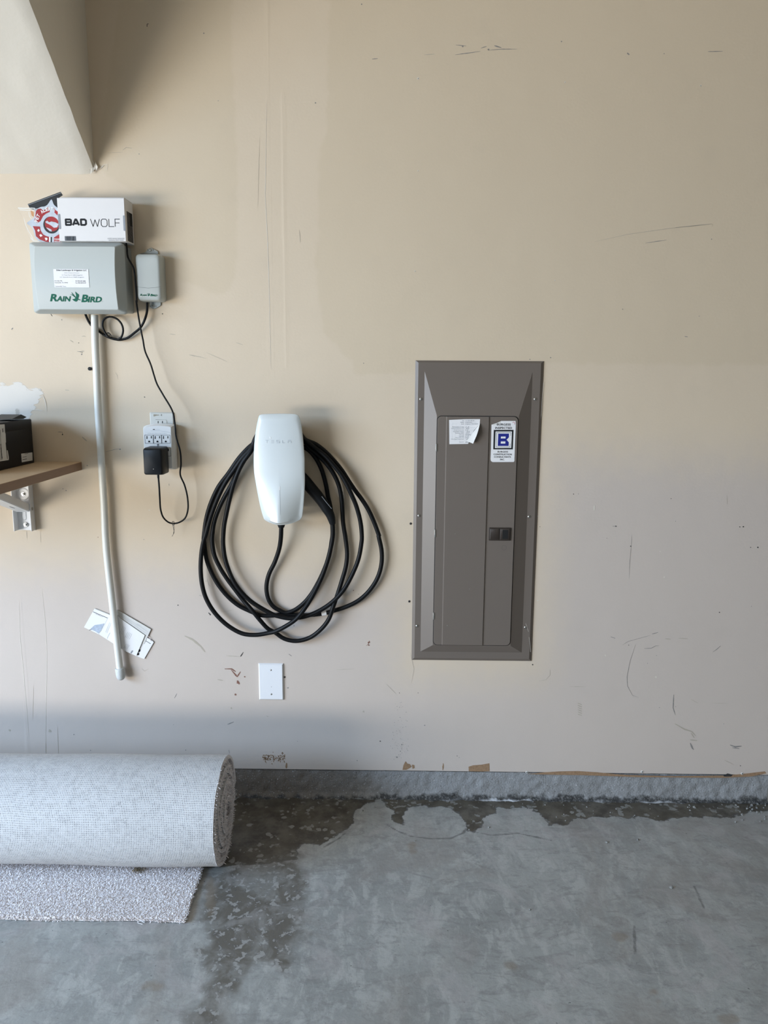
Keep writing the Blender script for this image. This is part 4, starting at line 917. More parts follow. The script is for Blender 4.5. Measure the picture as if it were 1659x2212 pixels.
# white card box on the controller ------------------------------------------
a = [PW('R', 445, 125, .085), PW('R', 1130, 140, .085), PW('R', 1145, 640, .085)]
x0, x1 = PW('R', 455, 350, .085).x, PW('R', 1139, 350, .085).x; z1 = (a[0].z+a[1].z)/2; z0 = ROOT['irrigation_controller'].z + (P2('R', 700, 595, .05)[1]-P2('R', 700, 1322, .05)[1])
t = thing('product_box', ((x0+x1)/2, -.05, z0), 'white cardboard box printed in black on top of the irrigation controller', 'box')
bm = bmesh.new(); box(bm, x0, x1, -.086, -.014, z0+.0002, z1, 0, .0008, 1)
box(bm, x0+.006, x1-.002, -.078, -.014, z1+.0012, z1+.0034, 0, .0005, 1)
link_mesh('carton', bm, M_card, t)
def q(x, y, d=.086): p = PW('R', x, y, d); return (p.x, p.z)
bm = bmesh.new()
x0r = q(522, 380)[0]
def glyphs(s, bx, wd, mi):
    G_ = {'B': [[(0, 0), (0, 1), (.85, 1), (1, .88), (1, .62), (.88, .52), (0, .52)], [(.88, .52), (1, .40), (1, .12), (.85, 0), (0, 0)]], 'A': [[(0, 0), (.42, 1), (.58, 1), (1, 0)], [(.2, .26), (.8, .26)]], 'D': [[(0, 0), (0, 1), (.75, 1), (1, .80), (1, .20), (.75, 0), (0, 0)]],
          'W': [[(0, 1), (.26, 0), (.5, .92), (.74, 0), (1, 1)]], 'O': [[(.22, 0), (.78, 0), (1, .2), (1, .8), (.78, 1), (.22, 1), (0, .8), (0, .2), (.22, 0)]], 'L': [[(0, 1), (0, 0), (1, 0)]], 'F': [[(0, 0), (0, 1), (1, 1)], [(0, .5), (.9, .5)]]}
    for ch, (xa, xb) in zip(s, bx):
        p0 = q(xa, 417 if wd > .002 else 427); p1 = q(xb, 342 if wd > .002 else 345)
        strokes(bm, [[(p0[0]+wd/2+(p1[0]-p0[0]-wd)*u, p0[1]+wd/2+(p1[1]-p0[1]-wd)*v) for u, v in ln] for ln in G_[ch]], wd, .0864, mi)
glyphs('BAD', [(525, 592), (598, 672), (680, 745)], .0052, 0); glyphs('WOLF', [(785, 878), (893, 955), (972, 1025), (1035, 1085)], .0017, 0)
link_mesh('lettering', bm, [M_ink, M_inkg], t, smooth=0)
bm = bmesh.new()
x = 524
while x < 636:
    ww = rnd.choice((1.2, 1.8, 2.6, 3.6)); p0, p1 = q(x, 592), q(x+ww, 522); plate(bm, [(p0[0], max(p0[1], z0+.001)), (p1[0], max(p0[1], z0+.001)), (p1[0], p1[1]), (p0[0], p1[1])], .0861, .0863, 1); x += ww+rnd.choice((1.2, 1.8, 2.4))
link_mesh('barcode', bm, [M_ink, M_inkg], t, smooth=0)
bm = bmesh.new()
for s, xa, xb, ya, yb in (('HOME RANGE DEFENDER', 960, 1132, 541, 553), ('BADWOLF SPLIT PHASE', 972, 1124, 558, 570)):
    p0, p1 = q(xa, yb), q(xb, ya); text_into(bm, s, p0[0], p1[0], p0[1], p1[1], .0864, 1)
link_mesh('fine_print', bm, [M_ink, M_inkg], t, smooth=0)
bm = bmesh.new()   # slots and the striped end panel
p0, p1 = q(1117, 468), q(1130, 310); plate(bm, rrect(p0[0]+.002, p1[0]+.002, p0[1], p1[1], .002, 3), .0861, .0864, 0)
link_mesh('hand_slot', bm, M_inkg, t, smooth=0); bm = bmesh.new()
p0, p1 = q(460, 450), q(474, 295); plate(bm, rrect(p0[0], p1[0], p0[1], p1[1], .002, 3), .0861, .0864, 0)
link_mesh('hand_slot', bm, M_inkg, t, smooth=0); bm = bmesh.new()
zt, zb = q(1150, 250)[1], q(1160, 560)[1]
for k in range(26):
    z = zb+(zt-zb)*k/26; ya, yb = -.070, -.022
    if k > 13: ya2 = -.055
    else: ya2 = -.070
    f = bm.faces.new([bm.verts.new((x1+.0003, y, zz)) for y, zz in ((ya, z), (yb, z+.0008), (yb, z+.0035), (ya, z+.0026))]); f.material_index = 1
f = bm.faces.new([bm.verts.new((x1+.0004, y, zz)) for y, zz in ((-.045, zb+(zt-zb)*.55), (-.022, zb+(zt-zb)*.55), (-.022, zt), (-.045, zt))]); f.material_index = 1
link_mesh('end_print', bm, [M_inkg, M_ink], t, smooth=0)

# pet alert sticker pack ---------------------------------------------------
DP = .060
def q(x, y, d=DP): p = PW('S', x, y, d); return (p.x, p.z)
pzmin = z0
t = thing('sticker_pack', (q(700, 900)[0], -DP, pzmin), 'clear bag holding a red and silver pet alert badge sticker', 'sticker pack')
clampz = lambda P: [(x, max(z, pzmin+.0005)) for x, z in P]
bm = bmesh.new()
plate(bm, [q(325, 450), q(1110, 155), q(1135, 195), q(1160, 235), q(1060, 300), q(1110, 430), q(1000, 600), q(700, 640), (q(380, 560))], DP-.003, DP-.001, 0)
strokes(bm, [[q(340, 470), q(1125, 180)]], .0012, DP-.0006, 1)
plate(bm, [q(395, 600), q(470, 640), q(475, 760), q(420, 720)], DP-.001, DP-.0005, 2)
link_mesh('header_card', bm, [M_smoke, M_inkg, M_orange], t, smooth=0)['label'] = 'black header strip'
bm = bmesh.new()
sil = smooth_outline([q(*p) for p in ((310, 905), (430, 820), (488, 760), (508, 640), (480, 570), (570, 555), (650, 520), (740, 508), (810, 460), (880, 355), (915, 360), (960, 470), (1060, 560), (1130, 700), (1130, 1100), (1115, 1385), (960, 1392), (760, 1388), (600, 1335), (510, 1240), (485, 1150), (460, 1060), (400, 980))], 3)
plate(bm, clampz(sil), DP, DP+.0006, 0)
for pl in (((530, 620), (575, 570), (640, 560), (680, 590), (740, 590), (830, 510), (862, 640), (770, 680), (700, 740), (640, 860), (560, 905), (485, 855), (512, 770)), ((455, 980), (630, 990), (640, 1080), (700, 1175), (770, 1215), (845, 1235), (838, 1365), (760, 1352), (620, 1300), (530, 1220), (510, 1090)),
           ((955, 545), (1000, 600), (1060, 640), (1040, 720), (975, 660)), ((960, 1250), (1110, 1160), (1112, 1362), (958, 1365))):
    plate(bm, clampz([q(*p) for p in pl]), DP+.0006, DP+.0009, 1)
cc = q(900, 955); rad = (q(1105, 955)[0]-cc[0])
plate(bm, circ(cc[0], cc[1], rad*1.26, 36), DP+.0009, DP+.0011, 0); plate(bm, circ(cc[0], cc[1], rad*.94, 36), DP+.0011, DP+.0013, 3); plate(bm, circ(cc[0]+rad*.06, cc[1]+rad*.12, rad*.82, 30), DP+.0013, DP+.0014, 1)
for pl in (((755, 880), (800, 850), (850, 890), (900, 870), (1000, 890), (1070, 930), (1040, 1010), (960, 1020), (900, 970), (830, 930), (790, 915)), ((780, 1010), (830, 1030), (900, 1060), (915, 1110), (860, 1100), (800, 1040))):
    plate(bm, [q(*p) for p in pl], DP+.0015, DP+.0017, 0)
for pl in (((560, 1080), (600, 1045), (622, 1090), (585, 1120)), ((610, 1190), (650, 1170), (690, 1210), (640, 1240)), ((740, 1260), (790, 1255), (810, 1290), (770, 1330)), ((845, 1240), (880, 1240), (880, 1385), (845, 1380))):
    plate(bm, clampz([q(*p) for p in pl]), DP+.0009, DP+.0012, 2)
plate(bm, clampz([q(880, 1240), q(910, 1240), q(910, 1390), q(880, 1390)]), DP+.0009, DP+.0012, 3)
import math as _m
letters = 'PET ALERT!'
for k, ch in enumerate(letters):
    if ch == ' ': continue
    ang = math.radians(165-k*10.2); rx = rad*1.78; cxn = cc[0]+rx*math.cos(ang); czn = cc[1]+rx*math.sin(ang); hs = rad*.20; ws = rad*.14; rot = ang-math.pi/2
    def frm(x, z, cxn=cxn, czn=czn, rot=rot): return (cxn+x*math.cos(rot)-z*math.sin(rot), czn+x*math.sin(rot)+z*math.cos(rot))
    if ch == '!': ws *= .25
    text_into(bm, ch, -ws, ws, -hs, hs, DP+.0013, 2, bold=.03, frame=frm)
for s, xa, ya, xb, yb in (('PLEASE', 975, 1275, 1105, 1310), ('RESCUE', 975, 1330, 1105, 1362)):
    p0, p1 = q(xa, yb), q(xb, ya); text_into(bm, s, p0[0], p1[0], p0[1], p1[1], DP+.0012, 2, bold=.02)
link_mesh('badge', bm, [M_bsil, M_bred, M_paper, M_ink], t, smooth=0)['label'] = 'red and silver shield badge'
bm = bmesh.new()
for dd in (DP-.005, DP+.005):
    pl = [(90, 540), (330, 470), (1090, 70), (1190, 180), (1160, 300), (1120, 500), (1120, 1388), (440, 1388), (360, 1240), (290, 1050), (235, 800), (120, 590)]
    P = ccw(clampz([q(*p) for p in pl])); cxy = q(760, 850)
    cv = bm.verts.new((cxy[0], -dd-.001, cxy[1])); vs = [bm.verts.new((x, -dd if k % 2 else -dd-.0015, z)) for k, (x, z) in enumerate(P)]
    for k in range(len(vs)): bm.faces.new((vs[k], vs[(k+1) % len(vs)], cv))
link_mesh('plastic_bag', bm, M_film, t, smooth=60)['label'] = 'clear crinkled plastic bag'
bm = bmesh.new()   # heat-sealed folds of the bag
for ln, wd in (([(100, 545), (230, 555), (420, 550), (500, 555)], .0030), ([(130, 590), (330, 600), (480, 590)], .0020), ([(240, 790), (280, 960), (350, 1100), (430, 1220), (480, 1370)], .0014), ([(400, 1260), (470, 1330), (600, 1380)], .0024), ([(350, 640), (370, 740), (430, 820)], .0012)):
    strokes(bm, [[(x, max(z, pzmin+.002)) for x, z in [q(*p, DP+.006) for p in ln]]], wd, DP+.0058, 0)
link_mesh('bag_fold', bm, mat('film_fold', (.80, .80, .77), .3, nscale=50, namp=.1, alpha=.75), t, smooth=0)

# ------------------------------------------------------------------ conduit
pp = [(204.3, 680), (205.5, 740), (208, 790), (212.3, 891), (216.0, 946), (219.3, 1002), (224.4, 1085), (229.2, 1180), (241, 1290), (258.5, 1440), (260, 1452)]
P_ = spline([W(x, y, .021) for x, y in pp], .02)
t = thing('conduit', W(261, 1468, .021), 'long straight white plastic pipe running down the wall from the irrigation controller', 'pipe')
bm = bmesh.new(); tube(bm, P_, .0108, n=20); link_mesh('pipe', bm, M_pvc, t, smooth=60)
bm = bmesh.new(); a, b = W(258.8, 1443, .022), W(262, 1468, .022)
d_ = (b-a)
tube(bm, [a, a+d_*.06, a+d_*.4, a+d_*.72, a+d_*.9, b], .014, n=20, radii=[.0140, .0150, .0150, .0142, .0118, .0070]); link_mesh('end_cap', bm, M_pvcc, t, smooth=50)
bm = bmesh.new(); p = PW('X3', 705, 60, .004); tube(bm, [p+Vector((0, 0, 0)), p+Vector((0, -.008, 0))], .0055, n=12); tube(bm, [p+Vector((0, -.008, 0)), p+Vector((0, -.0095, 0))], .003, n=10)
tag(link_mesh('wall_plug', bm, M_blackp), 'small black plug in the wall beside the white pipe, above the spackled patch', 'wall plug')

# ------------------------------------------------------------------ folded leaflets behind the pipe
def leaflet(name, label, polys, d, layers, m, marks_, mat2, edge=M_paper2):
    bm = bmesh.new()
    P = [P2('N', x, y, d) for x, y in polys]
    for k in range(layers):
        o = .0007*k; plate(bm, [(x+o*1.2*(1 if k % 2 else -1), z-o*.8) for x, z in P], d-.0011*(layers-k), d-.0011*(layers-k)+.0006, 1 if k < layers-1 else 0)
    for kind, arg, wd, mi in marks_:
        if kind == 'l': strokes(bm, [[P2('N', x, y, d) for x, y in arg]], wd, d+.0001, mi)
        else: plate(bm, [P2('N', x, y, d) for x, y in arg], d-.0001, d+.0002, mi)
    tag(link_mesh(name, bm, [m, edge]+mat2, smooth=0), label, 'leaflet', 'folded leaflets tucked behind the pipe')
M_sketch = mat('leaflet_blue_grey_print', (.40, .46, .55), .6, nscale=120, namp=.5)
lines = lambda x0, y0, dx, dy, n_, ox, oy: [('l', [(x0+ox*k, y0+oy*k), (x0+dx+ox*k, y0+dy+oy*k)], .0005, 2) for k in range(n_)]
leaflet('folded_leaflet', 'folded white leaflet with a blue grey drawing, left end of the bundle behind the pipe', [(372, 203), (720, 345), (760, 560), (660, 740), (440, 655), (185, 535)], .0045, 3, M_paper,
        [('l', [(340, 262), (600, 375)], .0014, 2), ('p', [(290, 570), (370, 500), (500, 480), (540, 470), (480, 600), (440, 650), (380, 610)], 0, 3)]+lines(390, 300, 120, 55, 1, 0, 0)+[('l', [(270, 590), (330, 575), (400, 600), (440, 640)], .0016, 2)], [M_ink, M_sketch])
leaflet('folded_leaflet', 'yellowed thick folded booklet, uppermost edge of the bundle behind the pipe', [(760, 228), (800, 240), (1362, 568), (1240, 830), (1050, 830), (780, 560)], .0055, 4, M_paper2,
        [('l', [(810, 290), (1320, 620)], .0006, 2), ('l', [(815, 320), (1300, 655)], .0006, 2), ('l', [(1130, 480), (1200, 520)], .0005, 2)], [M_inkl])
leaflet('folded_leaflet', 'folded white leaflet with bold black letters, lower right end of the bundle behind the pipe', [(1255, 690), (1395, 780), (1412, 800), (1240, 1100), (1100, 1045), (1100, 850)], .0045, 4, M_paper,
        [('p', [(1150, 960), (1165, 930), (1190, 940), (1185, 970), (1165, 985)], 0, 2), ('l', [(1130, 1000), (1160, 1015), (1150, 1030), (1120, 1020)], .0035, 2), ('l', [(1260, 770), (1370, 835)], .0012, 2), ('l', [(1290, 740), (1320, 690), (1360, 740), (1380, 790)], .0016, 3)], [M_ink, mat('leaflet_pink', (.62, .50, .50), .7, nscale=50, namp=.2)])
leaflet('folded_leaflet', 'creased white leaflet with printed paragraphs, front of the bundle right behind the pipe', [(600, 385), (640, 330), (790, 340), (830, 382), (1262, 682), (1108, 1052), (880, 950), (700, 830), (435, 660), (520, 560)], .0085, 2, M_paper,
        lines(880, 520, -60, 130, 3, 22, 12)+lines(965, 620, -50, 100, 4, 24, 12)+lines(940, 835, -50, 70, 4, 18, 9)+lines(640, 450, -75, 180, 2, 22, 12)+[('l', [(1045, 960), (1020, 1000)], .0040, 2), ('l', [(590, 740), (640, 640)], .0009, 3), ('l', [(440, 655), (530, 520), (600, 385)], .0008, 3)], [M_inkg, M_inkl])

# ------------------------------------------------------------------ wall outlet, surge protector, plug-in power supply
q = lambda x, y, d=.006: (lambda p: (p.x, p.z))(W(*px('O', x, y), d))
x0, z1 = q(415, 135); x1 = q(1085, 150)[0]; z0 = z1-.114
t = thing('wall_outlet', ((x0+x1)/2, 0, z0), 'white wall outlet plate mostly hidden behind the surge protector', 'outlet')
bm = bmesh.new(); shell(bm, rrect(x0, x1, z0, z1, .003, 3), [(0, 0), (0, .002), (.0035, .006)], 0); link_mesh('cover_plate', bm, M_ivory, t, smooth=30)
bm = bmesh.new(); a, b = q(575, 480), q(895, 345); shell(bm, rrect(a[0], b[0], a[1]-.008, b[1], .004, 4), [(0, .006), (0, .0072)], 0)
strokes(bm, [[q(590, 340), q(870, 345), q(893, 380), q(895, 470)]], .0008, .0066, 1)
for xx in (662, 780): plate(bm, [q(xx-10, 460), q(xx+10, 460), q(xx+10, 375), q(xx-10, 375)], .0072, .0075, 1)
link_mesh('socket', bm, [M_ivory, M_dark], t, smooth=30)
bm = bmesh.new(); p = q(735, 210); screw(bm, p[0], p[1], .006, .0028, 0, 1); link_mesh('screw', bm, [M_ivory, M_dark], t)
bm = bmesh.new(); plate(bm, [q(530, 190), q(600, 195), q(700, 205), q(690, 220), q(600, 230), q(560, 250), q(530, 245)], .006, .0063, 0); link_mesh('smudge', bm, mat('old_glue', (.30, .27, .20), .7, nscale=60, namp=.3), t, smooth=0)

q = lambda x, y, d=.046: (lambda p: (p.x, p.z))(W(*px('O', x, y), d))
sx0_, sx1_ = q(238, 900)[0], q(1045, 900)[0]; sz0 = W(*px('O', 700, 1690), .03)[2]
topc = [(240, 560), (300, 520), (450, 485), (640, 472), (850, 482), (1000, 500), (1045, 520)]
t = thing('surge_protector', ((sx0_+sx1_)/2, -.007, sz0), 'white plug-in surge protector with a row of three sockets covering the wall outlet', 'surge protector')
tp = [q(x, y) for x, y in topc]; 
O = ccw([(sx0_, sz0), (sx1_, sz0), (sx1_+.001, tp[-1][1])]+[p for p in reversed(tp[1:-1])]+[(sx0_, tp[0][1])])
O = dens(O, .008)
bm = bmesh.new(); scx = (sx0_+sx1_)/2
shell(bm, O, [(-.002, .007), (-.002, .028), (0, .030), (.0005, .040), (.004, .046)], 0)
body = link_mesh('case', bm, M_white, t, smooth=40)
bm = bmesh.new(); strokes(bm, [[q(450, 650), q(640, 640), q(850, 660), q(960, 690), q(1015, 712)]], .0007, .0463, 0); link_mesh('edge_groove', bm, M_inkl, body, smooth=0)
bm = bmesh.new(); plate(bm, [q(512, 597), q(570, 597), q(570, 618), q(512, 618)], .046, .0464, 0); link_mesh('indicator_lamp', bm, M_dark, body)
bm = bmesh.new()
for s, a, b in (('GROUND', (595, 612), (705, 598)), ('SURGE PROTECTED', (370, 727), (890, 708))):
    p0, p1 = q(*a), q(*b); text_into(bm, s, p0[0], p1[0], p0[1], p1[1], .0463, 0)
link_mesh('lettering', bm, M_inkl, body, smooth=0)
def socket3(xa, ya, s=1.0):
    bm = bmesh.new(); a, b = q(xa, ya+225), q(xa+228, ya)
    strokes(bm, [[a, (b[0], a[1]), b, (a[0], b[1]), a]], .0010, .0462, 0)
    for dx, h in ((50, 80), (170, 65)): plate(bm, [q(xa+dx-12, ya+25+h), q(xa+dx+12, ya+25+h), q(xa+dx+12, ya+25), q(xa+dx-12, ya+25)], .0461, .0464, 0)
    c_ = q(xa+112, ya+175); plate(bm, [(c_[0]-.0030, c_[1]-.0026), (c_[0]+.0030, c_[1]-.0026), (c_[0]+.0030, c_[1]), (c_[0]+.0018, c_[1]+.0026), (c_[0]-.0018, c_[1]+.0026), (c_[0]-.0030, c_[1])], .0461, .0464, 0)
    link_mesh('socket', bm, M_ink, body, smooth=0)
for xa in (300, 528, 757): socket3(xa, 765)
for xa in (315, 545, 772): socket3(xa, 1115)
bm = bmesh.new(); p = q(650, 1030); screw(bm, p[0], p[1], .046, .0032, 0, 1); link_mesh('screw', bm, [M_inkg, M_dark], body)

q = lambda x, y, d=.115: (lambda p: (p.x, p.z))(W(*px('O', x, y), d))
ax0 = (q(215, 1200)[0]+q(255, 1700)[0])/2; ax1 = (q(745, 1200)[0]+q(785, 1750)[0])/2; az1 = q(480, 1130)[1]; az0 = q(500, 1868)[1]
t = thing('power_supply', ((ax0+ax1)/2, -.08, az0), 'chunky black plug-in power supply with a long thin black cord', 'power supply')
bm = bmesh.new(); shell(bm, dens(rrect(ax0, ax1, az0, az1, .0065, 6), .02), [(.003, .0466), (-.001, .052), (-.001, .095), (.0002, .108), (.0022, .1135), (.0045, .115)], 0)
pb = link_mesh('case', bm, M_blackp, t, smooth=40)
bm = bmesh.new(); p = q(530, 1700); plate(bm, circ(p[0], p[1], .0026, 14), .1148, .1154, 0); plate(bm, circ(p[0], p[1], .0010, 8), .1154, .1158, 1); link_mesh('screw_hole', bm, [M_black, M_steel], pb)
x3 = lambda x, y, d: PW('X3', x, y, d)
st = x3(1236, 880, .080)
bm = bmesh.new(); tube(bm, [Vector((st.x, -.085, az0+.002)), Vector((st.x, -.085, az0-.010)), Vector((st.x+.0005, -.084, az0-.016))], .0034, n=12, radii=[.0038, .0034, .0026]); link_mesh('strain_relief', bm, M_blackp, t)
cp_ = [Vector((st.x, -.085, az0-.008)), x3(1240, 980, .080), x3(1245, 1070, .066), x3(1252, 1160, .050), x3(1275, 1222, .038), x3(1322, 1260, .030), x3(1380, 1262, .028), x3(1438, 1228, .028), x3(1463, 1160, .030), x3(1460, 1060, .034), x3(1437, 965, .040), x3(1404, 885, .046), x3(1410, 800, .052), x3(1403, 700, .056),
       x3(1372, 590, .056), x3(1362, 490, .054), x3(1345, 395, .050), x3(1270, 262, .044), k_(1060, 1120, .038), k_(1020, 1000, .038), k_(980, 870, .038), k_(908, 700, .038), k_(882, 560, .038), k_(850, 405, .038), k_(820, 230, .040), k_(797, 60, .042), PW('R', 1258, 1200, .046), PW('R', 1246, 1000, .050), PW('R', 1226, 850, .052), Vector((CX1+.006, -.056, PW('R', 1190, 740, .05).z)), Vector((CX1+.0045, -.056, CZ1-.012)), Vector((CX1+.001, -.054, CZ1+.004)), Vector((CX1-.008, -.045, CZ1+.0042)), Vector((CX1-.010, -.030, CZ1+.0044))]
bm = bmesh.new(); tube(bm, spline(cp_, .006), .0026, n=10); cd_ = link_mesh('cord', bm, M_black, t, smooth=60)
bm = bmesh.new(); tube(bm, spline([x3(1345, 1262, .033), x3(1350, 1300, .030), x3(1356, 1335, .028), x3(1340, 1366, .026)], .003), .0007, n=6); tube(bm, spline([x3(1352, 1262, .033), x3(1357, 1310, .033), x3(1350, 1345, .033)], .003), .0007, n=6)
tube(bm, spline([x3(1342, 1250, .030), x3(1345, 1276, .030), x3(1356, 1276, .026), x3(1354, 1250, .026), x3(1342, 1250, .030)], .002), .0009, n=6)
link_mesh('wire_tie', bm, mat('tie_dark', (.05, .045, .04), .5, nscale=50, namp=.1), cd_)

# ------------------------------------------------------------------ blank plate
x0, x1, z0, z1 = prect(560, 1433.5, 612, 1511.5, .003)
t = thing('blank_wall_plate', ((x0+x1)/2, 0, z0), 'blank white cover plate low on the wall below the coiled cable', 'wall plate')
bm = bmesh.new(); shell(bm, rrect(x0, x1, z0, z1, .0012, 2), [(0, 0), (0, .0015), (.0038, .0065)], 0); pl = link_mesh('plate', bm, mat('blank_plate_white', (.78, .79, .81), .35, nscale=20, namp=.01), t, smooth=15)
xc = (x0+x1)/2; zc_ = (z0+z1)/2
for zz_ in (zc_+.042, zc_-.042):
    bm = bmesh.new(); plate(bm, circ(xc, zz_, .0030, 14), .0065, .0068, 1); screw(bm, xc, zz_, .0066, .0024, 0); link_mesh('screw', bm, [M_steel, M_dark], t)
bm = bmesh.new(); plate(bm, circ(xc+.001, zc_-.0165, .0010, 8), .0065, .0067, 0); link_mesh('pin_hole', bm, M_dark, t)

# ------------------------------------------------------------------ loose screws in the wall
for (x, y, r, m, lab) in ((887, 1131, .0036, M_latch, 'dark screw head in the wall beside the middle of the breaker panel'), (884, 1299, .0036, M_latch, 'dark screw head in the wall beside the lower part of the breaker panel'), (614.5, 1462.5, .0034, M_latch, 'dark screw head touching the side of the blank wall plate'),
                          (1138, 1668, .0042, M_paper2, 'paint-covered screw at the drywall edge under the breaker panel'), (1387, 1667, .0042, M_paper2, 'paint-covered screw at the drywall edge between two others'), (1603, 1671, .0042, M_paper2, 'paint-covered screw at the drywall edge nearest the room corner')):
    bm = bmesh.new(); p = W(x, y, 0); shell(bm, circ(p.x, p.z, r, 14), [(0, 0), (0, .0012), (r*.3, .0018)], 0); plate(bm, circ(p.x, p.z, r*.5, 10), .0018, .0020, 1)
    tag(link_mesh('drywall_screw', bm, [m, M_dark]), lab, 'screw', 'screws left in the wall')

# ------------------------------------------------------------------ shelf, bracket and the box on it
p = W(177, 1006, 0); xs_ = p.x; szt, szb = W(177, 997.5, 0).z, W(177, 1015, 0).z
bm = bmesh.new(); box(bm, -2.1, xs_, -.62, -.0005, szb, szt, 0, .0008, 1)
for f in bm.faces:
    if abs(f.normal.z) < .7: f.material_index = 1
sh = link_mesh('wall_shelf', bm, [M_oak, M_oake], smooth=15); tag(sh, 'light oak shelf board on the wall with a brown end edge', 'shelf')
z_ = lambda x, y, d=0: PW('Z', x, y, d)
bxr = z_(606, 2000, 0).x; bxl = z_(305, 2000, .0).x; bz0 = z_(430, 2096, .003).z
t = thing('shelf_bracket', ((bxl+bxr)/2, 0, bz0), 'white painted steel bracket bolted to the wall under the oak shelf', 'shelf bracket')
bm = bmesh.new()
box(bm, bxl, bxr, -.003, 0, bz0, szb, 0, .0008, 1); box(bm, bxr-.003, bxr, -.028, -.002, bz0+.001, szb, 0, .0008, 1); box(bm, bxl, bxl+.003, -.030, -.002, bz0+.001, szb, 0, .0008, 1)
c1_ = z_(415, 1830, .004); shell(bm, rrect(c1_.x-.007, c1_.x+.007, c1_.z-.018, c1_.z+.022, .0065, 6), [(0, .003), (.0025, .0055)], 0)
c2_ = z_(400, 1480, .004); shell(bm, circ(c2_.x, c2_.z, .020, 28), [(0, .003), (.003, .006), (.006, .006)], 0)
link_mesh('wall_plate', bm, M_wsteel, t, smooth=30)
bm = bmesh.new(); box(bm, bxl+.006, bxr-.004, -.50, -.004, szb-.014, szb-.0005, 0, .001, 1)
link_mesh('top_arm', bm, M_wsteel, t, smooth=30)
A0 = Vector(((bxl+bxr)/2+.002, -.014, z_(500, 1720, .01).z)); A1 = Vector(((bxl+bxr)/2+.002, -.29, szb-.016))
dr = (A1-A0).normalized(); nr = Vector((1, 0, 0)).cross(dr).normalized(); wd2 = (bxr-bxl)/2-.005; bm = bmesh.new()
if nr.y > 0: nr = -nr
def beam(s): return A0+dr*s
LB = (A1-A0).length
vv_ = []
for s in (0, LB):
    vv_.append([bm.verts.new(beam(s)+Vector((dx, 0, 0))+nr*dn) for dx, dn in ((-wd2, -.012), (wd2, -.012), (wd2, .012), (-wd2, .012))])
for k in range(4): bm.faces.new((vv_[0][k], vv_[0][(k+1) % 4], vv_[1][(k+1) % 4], vv_[1][k]))
bm.faces.new(vv_[0]); bm.faces.new(list(reversed(vv_[1])))
bmesh.ops.recalc_face_normals(bm, faces=bm.faces); bmesh.ops.bevel(bm, geom=list(bm.edges), offset=.002, segments=2, affect='EDGES')
brace = link_mesh('brace', bm, M_wsteel, t, smooth=30)
bm = bmesh.new()
cs = beam(.075)+nr*.0122
f = bm.faces.new([bm.verts.new(cs+dr*a_*.018+Vector((1, 0, 0))*b_*.0045) for a_, b_ in ((-1, 0), (-.7, .7), (0, 1), (.7, .7), (1, 0), (.7, -.7), (0, -1), (-.7, -.7))])
link_mesh('slot', bm, M_inkg, brace, smooth=0)
for (x, y) in ((397, 1480), (437, 2003)):
    bm = bmesh.new(); p = z_(x, y, .006); shell(bm, circ(p.x, p.z, .0075, 20), [(0, .004), (0, .0068), (.001, .0075)], 0); shell(bm, circ(p.x, p.z, .0048, 6), [(0, .0075), (0, .0115), (.001, .0125)], 0); link_mesh('bolt', bm, M_steel, t, smooth=30)
bm = bmesh.new(); p = z_(573, 1735, .02); tube(bm, [Vector((bxr-.001, -.016, p.z)), Vector((bxr+.002, -.016, p.z))], .005, n=14); link_mesh('pivot_pin', bm, M_steel, t)

xb = W(71.5, 960, .032).x; yb = -.032; zt_ = X(64.5, 905, xb)
bz1 = W(66, 905, .032).z; bd = .30; bw = .20
t = thing('shoe_box', (xb-bw/2, -.18, szt), 'black cardboard box with white labels standing on the oak shelf', 'box')
bm = bmesh.new(); box(bm, xb-bw, xb, yb-bd, yb, szt+.0003, bz1-.003, 0, .0015, 2); box(bm, xb-bw-.0008, xb+.0006, yb-bd-.0008, yb+.0008, bz1-.030, bz1, 0, .003, 2)
link_mesh('carton', bm, mat('black_card_box', (.010, .010, .012), .5, nscale=30, namp=.1, spec=.2), t, smooth=30)
def lab(pts, name, lines_, mi=0, squares=()):
    bm = bmesh.new(); xo = xb+.0009
    P = [X(*px('Z', x, y), xo) for x, y in pts]; bm.faces.new([bm.verts.new(p) for p in P])
    for (a_, b_, wd) in lines_:
        A_, B_ = X(*px('Z', *a_), xo+.0003), X(*px('Z', *b_), xo+.0003); d = (B_-A_).normalized(); nn = Vector((1, 0, 0)).cross(d)*wd/2
        f = bm.faces.new([bm.verts.new(v) for v in (A_-nn, B_-nn, B_+nn, A_+nn)]); f.material_index = 1
    o = link_mesh(name, bm, [M_paper2, M_ink], t, smooth=0); return o
lab([(361, 790), (372, 937), (556, 905), (552, 768)], 'small_label', [((420, 797), (480, 785), .0010), ((385, 852), (455, 838), .0012), ((385, 893), (460, 880), .0016)])
lab([(-130, 300), (-110, 950), (0, 922), (150, 898), (150, 850), (132, 735), (110, 730), (95, 450), (88, 430), (78, 288)], 'large_label', [((45, 360), (50, 425), .004), ((62, 345), (68, 425), .0008), ((2, 380), (30, 900), .0016), ((-20, 400), (8, 900), .0010), ((8, 620), (40, 900), .0008), ((100, 600), (128, 880), .003), ((12, 660), (22, 660), .012), ((16, 720), (28, 716), .012), ((20, 780), (32, 776), .012), ((26, 840), (38, 836), .012)])
bm = bmesh.new()   # flap standing up at the far corner of the lid
a_, b_, c_ = X(*px('Z', 200, 200), xb-.003), X(*px('Z', 360, 120), xb-.003), X(*px('Z', 455, 165), xb-.003); e_ = X(*px('Z', 400, 196), xb-.003)
vs = [bm.verts.new(v) for v in (a_, b_, c_, e_)]; vs2 = [bm.verts.new(v-Vector((.06, 0, .0))) for v in (a_, b_, c_, e_)]
bm.faces.new(vs); bm.faces.new(list(reversed(vs2)))
